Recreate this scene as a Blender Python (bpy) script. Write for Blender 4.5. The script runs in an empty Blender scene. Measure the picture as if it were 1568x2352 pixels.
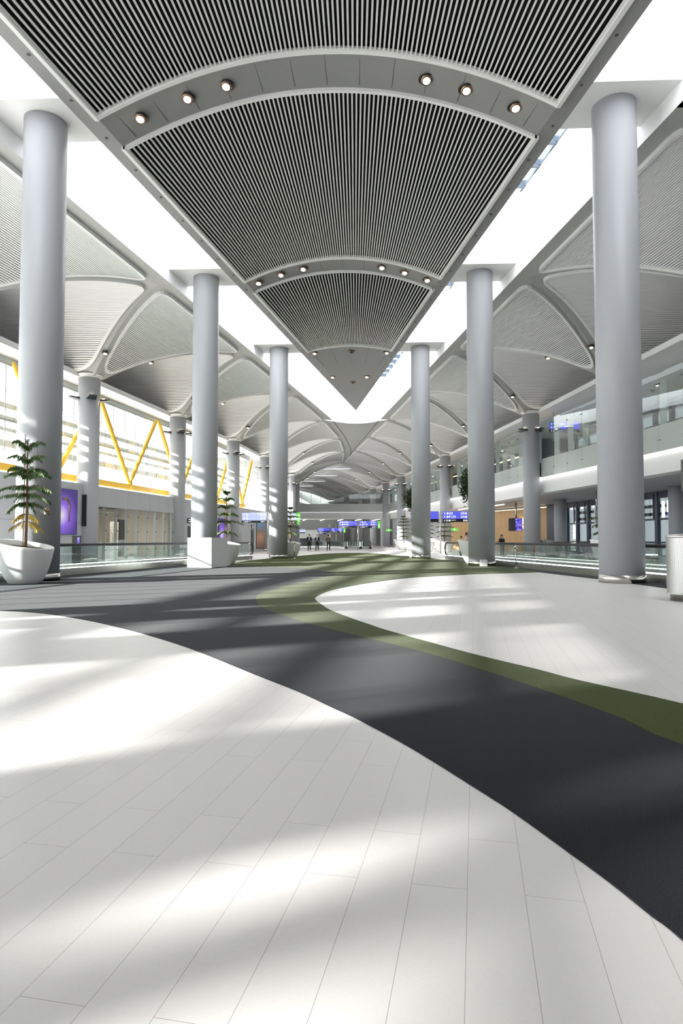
import bpy, bmesh, math, random
from mathutils import Vector, Matrix
from mathutils.geometry import tessellate_polygon
random.seed(7)
PI = math.pi
S = bpy.context.scene
COL = S.collection

# ------------------------------------------------------------------ camera, sky, sun, exposure
cam_data = bpy.data.cameras.new('camera')
cam = bpy.data.objects.new('camera', cam_data)
COL.objects.link(cam)
cam.location = (1.3015, 0.0, 1.1814)
cam.rotation_euler = (PI/2 + 0.0427, 0.0, 0.0434)
cam_data.sensor_fit = 'HORIZONTAL'
cam_data.sensor_width = 36.0
cam_data.lens = 1493.914/1568*36.0
cam_data.clip_end = 600
S.camera = cam

world = bpy.data.worlds.new('sky')
S.world = world
world.use_nodes = True
wn = world.node_tree.nodes
bg = wn['Background']
bg.inputs[0].default_value = (0.96, 0.98, 1.0, 1)
bg.inputs[1].default_value = 6.5

sd = bpy.data.lights.new('sun', 'SUN')
sun = bpy.data.objects.new('sun', sd)
COL.objects.link(sun)
sd.energy = 23.0
sd.angle = math.radians(0.75)
sd.color = (1.0, 0.975, 0.945)
sun.rotation_euler = Vector((0.865, 0.502, -0.28)).to_track_quat('-Z', 'Y').to_euler()

S.view_settings.view_transform = 'Standard'
S.view_settings.look = 'None'
S.view_settings.gamma = 1.0
S.view_settings.use_curve_mapping = False
S.view_settings.exposure = 0.06
S.cycles.max_bounces = 10
S.cycles.diffuse_bounces = 6
S.cycles.transparent_max_bounces = 24
S.cycles.caustics_reflective = False
S.cycles.caustics_refractive = False

# ------------------------------------------------------------------ materials
def mat(name, col, rough=0.6, metal=0.0, noise=0.0, nscale=20.0, bump=0.0, bscale=60.0, spec=0.5):
    m = bpy.data.materials.new(name); m.use_nodes = True
    nt = m.node_tree; b = nt.nodes['Principled BSDF']
    b.inputs['Base Color'].default_value = (*col, 1)
    b.inputs['Roughness'].default_value = rough
    b.inputs['Metallic'].default_value = metal
    b.inputs['Specular IOR Level'].default_value = spec
    if noise or bump:
        tc = nt.nodes.new('ShaderNodeTexCoord')
    if noise:
        n = nt.nodes.new('ShaderNodeTexNoise'); n.inputs['Scale'].default_value = nscale
        n.inputs['Detail'].default_value = 4
        nt.links.new(tc.outputs['Object'], n.inputs['Vector'])
        mx = nt.nodes.new('ShaderNodeMix'); mx.data_type = 'RGBA'
        mx.inputs['A'].default_value = (*[c*(1-noise) for c in col], 1)
        mx.inputs['B'].default_value = (*[min(1, c*(1+noise)) for c in col], 1)
        nt.links.new(n.outputs['Fac'], mx.inputs['Factor'])
        nt.links.new(mx.outputs['Result'], b.inputs['Base Color'])
    if bump:
        n2 = nt.nodes.new('ShaderNodeTexNoise'); n2.inputs['Scale'].default_value = bscale
        nt.links.new(tc.outputs['Object'], n2.inputs['Vector'])
        bp = nt.nodes.new('ShaderNodeBump'); bp.inputs['Strength'].default_value = bump
        bp.inputs['Distance'].default_value = 0.01
        nt.links.new(n2.outputs['Fac'], bp.inputs['Height'])
        nt.links.new(bp.outputs['Normal'], b.inputs['Normal'])
    return m

def emit(name, col, strength):
    m = bpy.data.materials.new(name); m.use_nodes = True
    nt = m.node_tree; b = nt.nodes['Principled BSDF']
    b.inputs['Base Color'].default_value = (0.02, 0.02, 0.02, 1)
    b.inputs['Emission Color'].default_value = (*col, 1)
    b.inputs['Emission Strength'].default_value = strength
    return m

def glass(name, tint=(0.93, 0.97, 0.95), refl=0.06, rough=0.0, fres=0.45):
    m = bpy.data.materials.new(name); m.use_nodes = True
    nt = m.node_tree; nt.nodes.clear()
    out = nt.nodes.new('ShaderNodeOutputMaterial')
    tr = nt.nodes.new('ShaderNodeBsdfTransparent'); tr.inputs[0].default_value = (*tint, 1)
    gl = nt.nodes.new('ShaderNodeBsdfGlossy'); gl.inputs['Roughness'].default_value = rough
    gl.inputs['Color'].default_value = (0.9, 0.95, 0.95, 1)
    lw = nt.nodes.new('ShaderNodeLayerWeight'); lw.inputs['Blend'].default_value = 0.25
    mm = nt.nodes.new('ShaderNodeMath'); mm.operation = 'MULTIPLY_ADD'
    mm.inputs[1].default_value = fres; mm.inputs[2].default_value = refl*0.4
    nt.links.new(lw.outputs['Fresnel'], mm.inputs[0])
    mx = nt.nodes.new('ShaderNodeMixShader')
    nt.links.new(mm.outputs[0], mx.inputs[0]); nt.links.new(tr.outputs[0], mx.inputs[1]); nt.links.new(gl.outputs[0], mx.inputs[2])
    nt.links.new(mx.outputs[0], out.inputs[0])
    return m

M = {}
M['paint'] = mat('white_paint', (0.80, 0.80, 0.79), 0.55, noise=0.015, nscale=3)
M['well'] = mat('light_well_white', (0.93, 0.93, 0.93), 0.6, noise=0.01, nscale=2)
M['column'] = mat('column_paint', (0.43, 0.445, 0.47), 0.5, noise=0.012, nscale=2)
M['steel'] = mat('brushed_steel', (0.62, 0.60, 0.57), 0.22, 1.0, noise=0.05, nscale=8)
M['darksteel'] = mat('dark_steel', (0.05, 0.055, 0.06), 0.4, 0.6, noise=0.05)
M['plinth'] = mat('plinth_steel', (0.42, 0.42, 0.39), 0.3, 0.85, noise=0.08, nscale=3)
M['rib'] = mat('ceiling_grey', (0.40, 0.405, 0.39), 0.5, noise=0.02, nscale=2)
M['canopy'] = mat('canopy_grey', (0.27, 0.27, 0.265), 0.5, noise=0.02, nscale=2)
M['slat'] = mat('slat_grey', (0.75, 0.75, 0.75), 0.5, noise=0.02, nscale=2)
M['cslat'] = mat('canopy_slat', (0.68, 0.68, 0.66), 0.45, noise=0.02, nscale=2)
M['slat_brightened'] = mat('slat_lit_copy', (0.84, 0.84, 0.84), 0.5, noise=0.02, nscale=2)  # lighter slat copy, paints in the brighter light on the column-side panels
M['back_brightened'] = mat('vault_backing_lit_copy', (0.14, 0.14, 0.14), 0.9, noise=0.05)  # lighter backing copy, same painted-in brightness between those slats
M['rim'] = mat('panel_rim', (0.80, 0.80, 0.79), 0.5, noise=0.02, nscale=2)
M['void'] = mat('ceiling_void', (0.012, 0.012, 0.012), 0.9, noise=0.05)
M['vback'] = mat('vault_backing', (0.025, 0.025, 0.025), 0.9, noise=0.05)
M['black'] = mat('black_plastic', (0.012, 0.012, 0.013), 0.4, noise=0.05)
M['yellow'] = mat('yellow_paint', (0.82, 0.50, 0.05), 0.4, noise=0.03, nscale=4)
M['mull'] = mat('mullion_grey', (0.42, 0.46, 0.46), 0.4, 0.3, noise=0.03)
M['navy'] = mat('dark_blue_mullion', (0.035, 0.05, 0.075), 0.4, 0.2, noise=0.04)
M['louver'] = mat('louver_white', (0.84, 0.86, 0.88), 0.5, noise=0.02)
M['panel'] = mat('wall_panel_grey', (0.48, 0.49, 0.51), 0.45, noise=0.02, nscale=1.5)
M['joint'] = mat('panel_joint', (0.10, 0.10, 0.11), 0.8, noise=0.05)
M['planter'] = mat('planter_white', (0.84, 0.84, 0.83), 0.4, noise=0.012, nscale=3)
M['soil'] = mat('bark_soil', (0.10, 0.065, 0.04), 0.95, noise=0.5, nscale=25, bump=0.8)
M['trunk'] = mat('bark', (0.24, 0.14, 0.085), 0.85, noise=0.3, nscale=30)
M['needle'] = mat('needle_green', (0.075, 0.15, 0.03), 0.6, noise=0.5, nscale=6)
M['needle_y'] = mat('needle_yellow', (0.62, 0.44, 0.05), 0.6, noise=0.35, nscale=8)
M['leaf'] = mat('leaf_green', (0.025, 0.055, 0.014), 0.45, noise=0.5, nscale=6)
M['wood'] = mat('wood_cladding', (0.52, 0.33, 0.15), 0.5, noise=0.16, nscale=3)
M['glass'] = glass('clear_glass', (0.95, 0.98, 0.97), 0.05)
M['gglass'] = glass('green_glass', (0.86, 0.93, 0.91), 0.06, fres=0.28)
def frosted():
    m = bpy.data.materials.new('translucent_cover'); m.use_nodes = True
    nt = m.node_tree; nt.nodes.clear()
    out = nt.nodes.new('ShaderNodeOutputMaterial')
    a = nt.nodes.new('ShaderNodeBsdfTranslucent'); a.inputs[0].default_value = (0.95, 0.96, 0.98, 1)
    c = nt.nodes.new('ShaderNodeBsdfTransparent'); c.inputs[0].default_value = (0.95, 0.96, 0.98, 1)
    mx = nt.nodes.new('ShaderNodeMixShader'); mx.inputs[0].default_value = 0.3
    nt.links.new(a.outputs[0], mx.inputs[1]); nt.links.new(c.outputs[0], mx.inputs[2]); nt.links.new(mx.outputs[0], out.inputs[0])
    return m
M['frost'] = frosted()
M['tglass'] = glass('tinted_glass', (0.095, 0.11, 0.115), 0.10)
M['bglass'] = mat('back_painted_glass', (0.52, 0.56, 0.53), 0.12, noise=0.02, nscale=2)
M['beige'] = mat('beige_wall', (0.74, 0.69, 0.61), 0.6, noise=0.03, nscale=2)
M['led'] = emit('led_white', (0.93, 0.96, 1.0), 6.0)
M['cove'] = emit('cove_light', (1.0, 0.97, 0.95), 9.0)
M['crown'] = emit('crown_light', (0.95, 0.97, 1.0), 0.9)
M['warmled'] = emit('warm_led', (1.0, 0.72, 0.38), 3.0)
M['lamp'] = emit('lamp_warm', (1.0, 0.80, 0.60), 14.0)
M['uplamp'] = emit('uplight_warm', (1.0, 0.78, 0.58), 30.0)
M['blue'] = emit('sign_blue', (0.10, 0.115, 0.85), 0.95)
M['blue_glare_pale'] = emit('sign_glare_pale_blue', (0.55, 0.62, 1.0), 1.0)  # paler sign blue, with glare put into the colour
M['signwhite'] = emit('sign_white', (0.95, 0.95, 1.0), 1.1)
M['signgreen'] = emit('sign_green', (0.16, 0.85, 0.05), 0.9)
M['signblack'] = mat('sign_black', (0.008, 0.008, 0.012), 0.3, noise=0.05)
M['fins'] = mat('glass_fin', (0.62, 0.68, 0.66), 0.25, noise=0.03)
M['bronze'] = mat('bronze_trim', (0.30, 0.20, 0.14), 0.25, 0.9, noise=0.05)
M['skin'] = mat('skin', (0.50, 0.32, 0.24), 0.5, noise=0.03)
M['suit'] = mat('suit_black', (0.010, 0.011, 0.014), 0.75, noise=0.1)
M['shirt'] = mat('shirt_pale', (0.62, 0.68, 0.72), 0.8, noise=0.05)
M['olive'] = mat('olive_coat', (0.10, 0.095, 0.07), 0.85, noise=0.1)
M['pink'] = mat('pink_shirt', (0.75, 0.58, 0.58), 0.8, noise=0.05)
M['hair'] = mat('dark_hair', (0.012, 0.010, 0.009), 0.6, noise=0.1)
M['red'] = mat('red_paint', (0.55, 0.03, 0.02), 0.4, noise=0.05)
M['seat'] = mat('seat_black', (0.02, 0.02, 0.024), 0.5, noise=0.05)
M['rear'] = mat('rear_wall_paint', (0.62, 0.62, 0.62), 0.6, noise=0.02)
M['shopfill'] = emit('shop_fill_light', (1.0, 0.95, 0.88), 22.0)  # glow for strips added to brighten the shop interior
M['ground'] = mat('outside_concrete', (0.55, 0.55, 0.54), 0.9, noise=0.05)
M['ceilwhite'] = mat('smooth_ceiling_white', (0.82, 0.82, 0.82), 0.6, noise=0.01, nscale=2)
M['greyceil'] = mat('lower_ceiling_grey', (0.50, 0.50, 0.52), 0.5, noise=0.03, nscale=2)
M['orange'] = mat('call_point_orange', (0.75, 0.25, 0.12), 0.5, noise=0.05)

def floor_tiles():
    m = mat('white_floor_tile', (0.68, 0.66, 0.635), 0.38, spec=0.4)
    nt = m.node_tree; b = nt.nodes['Principled BSDF']
    tc = nt.nodes.new('ShaderNodeTexCoord')
    def dot(v, off):
        d = nt.nodes.new('ShaderNodeVectorMath'); d.operation = 'DOT_PRODUCT'; d.inputs[1].default_value = v
        nt.links.new(tc.outputs['Object'], d.inputs[0])
        a = nt.nodes.new('ShaderNodeMath'); a.operation = 'ADD'; a.inputs[1].default_value = off
        nt.links.new(d.outputs['Value'], a.inputs[0]); return a
    dx, dy = 0.158, 0.9874
    s = dot((dx, dy, 0), -(1.53*dx+1.652*dy) - 0.624)
    n = dot((dy, -dx, 0), -(1.53*dy-1.652*dx))
    cb = nt.nodes.new('ShaderNodeCombineXYZ')
    nt.links.new(s.outputs[0], cb.inputs[0]); nt.links.new(n.outputs[0], cb.inputs[1])
    br = nt.nodes.new('ShaderNodeTexBrick')
    br.offset = 0.665; br.offset_frequency = 2; br.squash = 1.0; br.squash_frequency = 2
    br.inputs['Scale'].default_value = 1.0
    br.inputs['Brick Width'].default_value = 1.137
    br.inputs['Row Height'].default_value = 0.1885
    br.inputs['Mortar Size'].default_value = 0.0008
    br.inputs['Mortar Smooth'].default_value = 0.1
    br.inputs['Bias'].default_value = 0.0
    br.inputs['Color1'].default_value = (0.765, 0.742, 0.722, 1)
    br.inputs['Color2'].default_value = (0.785, 0.76, 0.74, 1)
    br.inputs['Mortar'].default_value = (0.30, 0.27, 0.24, 1)
    nt.links.new(cb.outputs[0], br.inputs['Vector'])
    nz = nt.nodes.new('ShaderNodeTexNoise'); nz.inputs['Scale'].default_value = 90; nz.inputs['Detail'].default_value = 3
    nt.links.new(tc.outputs['Object'], nz.inputs['Vector'])
    mx = nt.nodes.new('ShaderNodeMix'); mx.data_type = 'RGBA'; mx.blend_type = 'MULTIPLY'; mx.inputs['Factor'].default_value = 0.10
    nt.links.new(br.outputs['Color'], mx.inputs['A']); nt.links.new(nz.outputs['Color'], mx.inputs['B'])
    nt.links.new(mx.outputs['Result'], b.inputs['Base Color'])
    return m
M['tile'] = floor_tiles()

def carpet(name, c):
    m = mat(name, c, 0.95, spec=0.04)
    nt = m.node_tree; b = nt.nodes['Principled BSDF']
    tc = nt.nodes.new('ShaderNodeTexCoord')
    n = nt.nodes.new('ShaderNodeTexNoise'); n.inputs['Scale'].default_value = 170; n.inputs['Detail'].default_value = 2
    nt.links.new(tc.outputs['Object'], n.inputs['Vector'])
    r = nt.nodes.new('ShaderNodeValToRGB')
    r.color_ramp.elements[0].position = 0.3; r.color_ramp.elements[1].position = 0.72
    r.color_ramp.elements[0].color = (*[v*0.45 for v in c], 1); r.color_ramp.elements[1].color = (*[v*1.7 for v in c], 1)
    nt.links.new(n.outputs['Fac'], r.inputs[0]); nt.links.new(r.outputs[0], b.inputs['Base Color'])
    b.inputs['Sheen Weight'].default_value = 0.075
    b.inputs['Sheen Roughness'].default_value = 0.35
    return m
M['carpet'] = carpet('charcoal_carpet', (0.019, 0.0195, 0.024))
M['green'] = carpet('green_carpet', (0.050, 0.064, 0.013))

def perforated():
    m = mat('perforated_steel', (0.66, 0.65, 0.63), 0.38, 0.9)
    nt = m.node_tree; b = nt.nodes['Principled BSDF']
    tc = nt.nodes.new('ShaderNodeTexCoord')
    v = nt.nodes.new('ShaderNodeTexVoronoi'); v.inputs['Scale'].default_value = 1.0; v.inputs['Randomness'].default_value = 0.0
    mp = nt.nodes.new('ShaderNodeMapping'); mp.inputs['Scale'].default_value = (130, 95, 1)
    nt.links.new(tc.outputs['UV'], mp.inputs[0]); nt.links.new(mp.outputs[0], v.inputs['Vector'])
    lt = nt.nodes.new('ShaderNodeMath'); lt.operation = 'LESS_THAN'; lt.inputs[1].default_value = 0.3
    nt.links.new(v.outputs['Distance'], lt.inputs[0])
    mx = nt.nodes.new('ShaderNodeMix'); mx.data_type = 'RGBA'
    mx.inputs['A'].default_value = (0.55, 0.54, 0.52, 1); mx.inputs['B'].default_value = (0.10, 0.10, 0.10, 1)
    nt.links.new(lt.outputs[0], mx.inputs['Factor']); nt.links.new(mx.outputs['Result'], b.inputs['Base Color'])
    return m
M['perf'] = perforated()

def poster_purple():
    m = emit('poster_purple', (0.2, 0.08, 0.6), 0.75)
    nt = m.node_tree; b = nt.nodes['Principled BSDF']
    tc = nt.nodes.new('ShaderNodeTexCoord')
    g = nt.nodes.new('ShaderNodeVectorMath'); g.operation = 'DISTANCE'; g.inputs[1].default_value = (0.45, 0.42, 0)
    nt.links.new(tc.outputs['UV'], g.inputs[0])
    r = nt.nodes.new('ShaderNodeValToRGB')
    e = r.color_ramp.elements
    e[0].position = 0.03; e[0].color = (0.9, 0.8, 1.0, 1); e[1].position = 0.55; e[1].color = (0.07, 0.03, 0.26, 1)
    x = e.new(0.25); x.color = (0.30, 0.14, 0.9, 1)
    nt.links.new(g.outputs['Value'], r.inputs[0]); nt.links.new(r.outputs[0], b.inputs['Emission Color'])
    return m
M['poster'] = poster_purple()

def poster_land():
    m = emit('poster_landscape', (0.4, 0.2, 0.1), 0.6)
    nt = m.node_tree; b = nt.nodes['Principled BSDF']
    tc = nt.nodes.new('ShaderNodeTexCoord')
    sp = nt.nodes.new('ShaderNodeSeparateXYZ'); nt.links.new(tc.outputs['UV'], sp.inputs[0])
    n = nt.nodes.new('ShaderNodeTexNoise'); n.inputs['Scale'].default_value = 9
    nt.links.new(tc.outputs['UV'], n.inputs['Vector'])
    a = nt.nodes.new('ShaderNodeMath'); a.operation = 'MULTIPLY_ADD'; a.inputs[1].default_value = 0.25
    nt.links.new(n.outputs['Fac'], a.inputs[0]); nt.links.new(sp.outputs[1], a.inputs[2])
    r = nt.nodes.new('ShaderNodeValToRGB'); e = r.color_ramp.elements
    e[0].position = 0.1; e[0].color = (0.07, 0.035, 0.02, 1); e[1].position = 1.0; e[1].color = (0.14, 0.26, 0.42, 1)
    for p, c in ((0.35, (0.28, 0.13, 0.07)), (0.6, (0.50, 0.24, 0.12)), (0.8, (0.20, 0.13, 0.08))):
        q = e.new(p); q.color = (*c, 1)
    nt.links.new(a.outputs[0], r.inputs[0]); nt.links.new(r.outputs[0], b.inputs['Emission Color'])
    return m
M['land'] = poster_land()

def screen_mat():
    m = emit('screen_purple', (0.15, 0.12, 0.8), 0.9)
    nt = m.node_tree; b = nt.nodes['Principled BSDF']
    tc = nt.nodes.new('ShaderNodeTexCoord')
    n = nt.nodes.new('ShaderNodeTexNoise'); n.inputs['Scale'].default_value = 4.5
    nt.links.new(tc.outputs['Object'], n.inputs['Vector'])
    r = nt.nodes.new('ShaderNodeValToRGB'); e = r.color_ramp.elements
    e[0].position = 0.35; e[0].color = (0.06, 0.03, 0.35, 1); e[1].position = 0.68; e[1].color = (0.65, 0.55, 0.95, 1)
    q = e.new(0.52); q.color = (0.17, 0.14, 0.85, 1)
    nt.links.new(n.outputs['Fac'], r.inputs[0]); nt.links.new(r.outputs[0], b.inputs['Emission Color'])
    return m
M['screen'] = screen_mat()

# ------------------------------------------------------------------ mesh helpers
class MB:
    def __init__(self): self.v = []; self.f = []; self.m = []; self.s = []; self.uv = {}
    def add(self, vs, fs, mi=0, smooth=False):
        o = len(self.v); self.v += [tuple(p) for p in vs]
        for f in fs:
            self.f.append(tuple(i+o for i in f)); self.m.append(mi); self.s.append(smooth)
        return o
    def box(self, c, s, rz=0.0, mi=0, rx=0.0):
        R = Matrix.Rotation(rz, 3, 'Z') @ Matrix.Rotation(rx, 3, 'X')
        vs = [Vector(c) + R @ Vector((x*s[0]/2, y*s[1]/2, z*s[2]/2)) for z in (-1, 1) for y in (-1, 1) for x in (-1, 1)]
        self.add(vs, [(0,2,3,1),(4,5,7,6),(0,1,5,4),(2,6,7,3),(0,4,6,2),(1,3,7,5)], mi)
    def bar(self, a, b, across, up, mi=0):
        """box from a to b with full-width vector across, thickness vector up (hanging from the line)"""
        a, b, w, u = Vector(a), Vector(b), Vector(across)/2, Vector(up)
        vs = [a-w, a+w, a+w+u, a-w+u, b-w, b+w, b+w+u, b-w+u]
        self.add(vs, [(0,1,2,3),(7,6,5,4),(0,4,5,1),(1,5,6,2),(2,6,7,3),(3,7,4,0)], mi)
    def beam(self, a, b, w, h, mi=0):
        """upright rectangular bar along a-b"""
        a, b = Vector(a), Vector(b); d = (b-a).normalized()
        side = d.cross(Vector((0,0,1)))
        if side.length < 1e-4: side = Vector((1,0,0))
        side.normalize(); up = side.cross(d)
        self.bar(a-up*h/2, b-up*h/2, side*w, up*h, mi)
    def tube(self, pts, r, n=10, mi=0, cap=True, smooth=True):
        pts = [Vector(p) for p in pts]; rs = r if isinstance(r, (list, tuple)) else [r]*len(pts)
        vs = []; ref = None
        for i, p in enumerate(pts):
            d = (pts[min(i+1, len(pts)-1)] - pts[max(i-1, 0)]).normalized()
            if ref is None or abs(ref.dot(d)) > 0.95: ref = Vector((0,0,1)) if abs(d.z) < 0.9 else Vector((1,0,0))
            x = d.cross(ref).normalized(); y = d.cross(x); ref = y.cross(d) if False else ref
            vs += [p + (x*math.cos(2*PI*k/n) + y*math.sin(2*PI*k/n))*rs[i] for k in range(n)]
        fs = [(i*n+k, i*n+(k+1)%n, (i+1)*n+(k+1)%n, (i+1)*n+k) for i in range(len(pts)-1) for k in range(n)]
        self.add(vs, fs, mi, smooth)
        if cap:
            o = len(self.v) - len(vs)
            self.f.append(tuple(o+k for k in range(n))[::-1]); self.m.append(mi); self.s.append(False)
            self.f.append(tuple(o+(len(pts)-1)*n+k for k in range(n))); self.m.append(mi); self.s.append(False)
    def lathe(self, prof, n=48, c=(0,0,0), mi=0, smooth=True, scale=None):
        vs = []
        for r, z in prof:
            for k in range(n):
                vs.append((c[0]+r*math.cos(2*PI*k/n), c[1]+r*math.sin(2*PI*k/n), c[2]+z))
        fs = [(i*n+k, i*n+(k+1)%n, (i+1)*n+(k+1)%n, (i+1)*n+k) for i in range(len(prof)-1) for k in range(n)]
        self.add(vs, fs, mi, smooth)
        o = len(self.v) - len(vs)
        if prof[0][0] > 1e-4: self.f.append(tuple(o+k for k in range(n))[::-1]); self.m.append(mi); self.s.append(False)
        if prof[-1][0] > 1e-4: self.f.append(tuple(o+(len(prof)-1)*n+k for k in range(n))); self.m.append(mi); self.s.append(False)
    def grid(self, rows, mi=0, smooth=True):
        n = len(rows[0]); vs = [p for r in rows for p in r]
        fs = [(i*n+j, i*n+j+1, (i+1)*n+j+1, (i+1)*n+j) for i in range(len(rows)-1) for j in range(n-1)]
        self.add(vs, fs, mi, smooth)
    def poly(self, pts, z0, z1=None, mi=0, mside=None):
        """flat polygon (any outline) at z0, extruded to z1"""
        n = len(pts); tri = tessellate_polygon([[Vector((p[0], p[1], 0)) for p in pts]])
        self.add([(p[0], p[1], z0) for p in pts], tri, mi)
        if z1 is not None:
            self.add([(p[0], p[1], z1) for p in pts], tri, mi)
            self.add([(p[0], p[1], z0) for p in pts] + [(p[0], p[1], z1) for p in pts],
                     [(i, (i+1) % n, n+(i+1) % n, n+i) for i in range(n)], mi if mside is None else mside)
    def quad(self, a, b, c, d, mi=0, uv=False):
        self.add([a, b, c, d], [(0,1,2,3)], mi)
        if uv: self.uv[len(self.f)-1] = [(0,0),(1,0),(1,1),(0,1)]
    def build(self, name, mats, parent=None, origin=None):
        if not isinstance(mats, (list, tuple)): mats = [mats]
        off = Vector((0,0,0))
        p = parent
        while p is not None:
            off += Vector(p.location); p = p.parent
        loc = Vector(origin) if origin is not None else Vector((0,0,0))
        sh = off + loc
        me = bpy.data.meshes.new(name)
        me.from_pydata([(x-sh.x, y-sh.y, z-sh.z) for x, y, z in self.v], [], self.f)
        for m in mats: me.materials.append(m)
        me.polygons.foreach_set('material_index', self.m)
        me.polygons.foreach_set('use_smooth', self.s)
        if self.uv:
            ul = me.uv_layers.new(name='UVMap')
            for fi, co in self.uv.items():
                for li, c in zip(me.polygons[fi].loop_indices, co): ul.data[li].uv = c
        me.validate(); me.update()
        o = bpy.data.objects.new(name, me); COL.objects.link(o)
        o.location = loc
        if parent is not None: o.parent = parent
        return o

def tag(o, label=None, cat=None, group=None, kind=None):
    if label: o['label'] = label
    if cat: o['category'] = cat
    if group: o['group'] = group
    if kind: o['kind'] = kind
    return o
def thing(name, label, cat, loc=(0,0,0), group=None):
    o = bpy.data.objects.new(name, None); COL.objects.link(o); o.location = loc
    o.empty_display_size = 0.2
    return tag(o, label, cat, group)
def struct(name, loc=(0,0,0), label=None, cat=None):
    o = bpy.data.objects.new(name, None); COL.objects.link(o); o.location = loc
    return tag(o, label, cat, None, 'structure')
def copy_tree(o, loc, label=None, scale=None, rz=None, parent=None):
    c = o.copy(); COL.objects.link(c)
    if parent is None:
        c.location = loc
        if label: c['label'] = label
        if scale: c.scale = scale if isinstance(scale, (tuple, list)) else (scale,)*3
        if rz is not None: c.rotation_euler = (0,0,rz)
    else: c.parent = parent
    for ch in [x for x in bpy.data.objects if x.parent == o]:
        copy_tree(ch, None, parent=c)
    return c
def text(s, size, loc, rot, m, parent, name='lettering', align='LEFT', ext=0.004):
    cu = bpy.data.curves.new('t', 'FONT'); cu.body = s; cu.size = size; cu.extrude = ext
    cu.align_x = align; cu.align_y = 'CENTER'; cu.offset = size*0.022
    to = bpy.data.objects.new('t', cu)
    me = bpy.data.meshes.new_from_object(to)
    bpy.data.objects.remove(to); bpy.data.curves.remove(cu)
    me.materials.clear(); me.materials.append(m); me.name = name
    o = bpy.data.objects.new(name, me); COL.objects.link(o)
    off = Vector((0,0,0)); p = parent
    while p is not None: off += Vector(p.location); p = p.parent
    o.location = Vector(loc) - off; o.rotation_euler = rot; o.parent = parent
    return o

def interp(tab, y):
    """piecewise-linear x at y from [(x, y)...] sorted by y, extended at both ends"""
    for (x0, y0), (x1, y1) in zip(tab, tab[1:]):
        if y <= y1 or (x1, y1) == tab[-1]:
            return x0 + (x1-x0)*(y-y0)/(y1-y0)
def smooth_curve(pts, k=4):
    out = []
    n = len(pts)
    for i in range(n-1):
        p0, p1, p2, p3 = pts[max(i-1,0)], pts[i], pts[i+1], pts[min(i+2,n-1)]
        for j in range(k):
            t = j/k
            out.append(tuple(0.5*((2*b)+(-a+c)*t+(2*a-5*b+4*c-d)*t*t+(-a+3*b-3*c+d)*t**3) for a, b, c, d in zip(p0, p1, p2, p3)))
    out.append(pts[-1]); return out

# plan lines of the hall (metres; x across, y along the hall, tapering inwards)
CL = [(-19.9,-10.7),(-18.4,0.4),(-16.95,11.9),(-15.55,23.4),(-14.1,34.85),(-12.58,46.3),(-10.96,57.8),(-9.97,69.3),(-9.7,80.0),(-9.5,89.5),(-10.2,101.0),(-12.0,111.0),(-14.6,122.0),(-18.0,133.0),(-21.5,143.0),(-25.0,153.0)]
CR = [(19.9,-10.7),(18.4,0.4),(16.95,11.9),(15.55,23.4),(14.1,34.85),(12.7,46.3),(11.0,57.8),(9.31,69.3),(7.5,80.8),(5.7,91.5),(3.9,102.0),(1.9,113.5),(-0.4,125.0),(-3.5,136.0),(-7.0,147.0),(-11.0,158.0)]
NL = [(-12.1,6.2),(-10.2,17.7),(-8.4,29.2),(-6.6,40.6),(-4.8,51.95),(-3.1,63.7),(-2.1,75.0),(-2.0,86.0),(-2.7,98.2),(-5.2,109.0),(-8.0,120.0),(-11.0,131.0),(-14.5,142.0),(-18.5,153.0)]
NR = [(12.1,6.2),(10.2,17.7),(8.4,29.2),(6.6,40.6),(4.8,51.95),(3.05,63.7),(1.18,74.5),(-0.69,85.8),(-2.7,98.2),(-5.2,109.0),(-8.0,120.0),(-11.0,131.0),(-14.5,142.0),(-18.5,153.0)]
def EX(y): return 12.53 - 0.16*y          # inner edge of the side roofs
def TX(y): return 0.1655*(62.0 - y)       # edge of the wedge-shaped canopy
ZC, ZN = 10.1, 13.0

# ------------------------------------------------------------------ ground, floor, carpets
b = MB(); b.box((0, 90, -0.35), (420, 420, 0.2)); tag(b.build('outside_ground', M['ground']), kind='structure')
b = MB(); b.box((-3, 85, -0.06), (62, 215, 0.12)); tag(b.build('floor', M['tile']), kind='structure')

WL = [(-9.6,11.9),(-8.0,11.5),(-6.3,11.05),(-4.85,10.63),(-4.41,10.50),(-3.93,10.26),(-3.39,9.88),(-2.84,9.42),(-2.33,8.94),(-1.54,8.11),(-0.67,7.07),(0.30,5.71),(0.74,5.10),(1.04,4.62),(1.2,4.37),(1.35,4.10),(1.50,3.82),(1.64,3.53),(1.78,3.22),(1.92,2.90),(2.055,2.53),(2.125,2.33),(2.18,2.14),(2.22,2.01),(2.31,1.5),(2.33,0.9),(2.25,-0.5)]
DG = [(3.9,1.6),(3.42,2.9),(3.106,3.85),(3.018,4.09),(2.964,4.41),(2.803,4.86),(2.593,5.37),(2.365,5.88),(1.881,6.88),(1.032,8.23),(0.551,9.0),(0.066,9.93),(-0.448,11.02),(-0.763,11.99),(-1.0,13.14),(-1.09,14.2),(-0.98,15.45),(-0.685,17.46),(-0.2,20.06),(0.05,21.28),(0.13,22.2),(-0.05,23.5),(-0.7,25.2),(-1.7,26.9),(-3.4,28.4),(-5.25,30.0)]
GF = [(-5.3,30.7),(-5.6,33.35),(-5.56,36.9),(-5.02,40.77),(-4.0,46.8),(-2.54,55.0),(-0.77,58.6),(1.5,57.4),(3.0,51.2),(3.95,46.5),(5.3,41.2),(6.25,34.85),(7.19,28.3),(7.44,24.3)]
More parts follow.
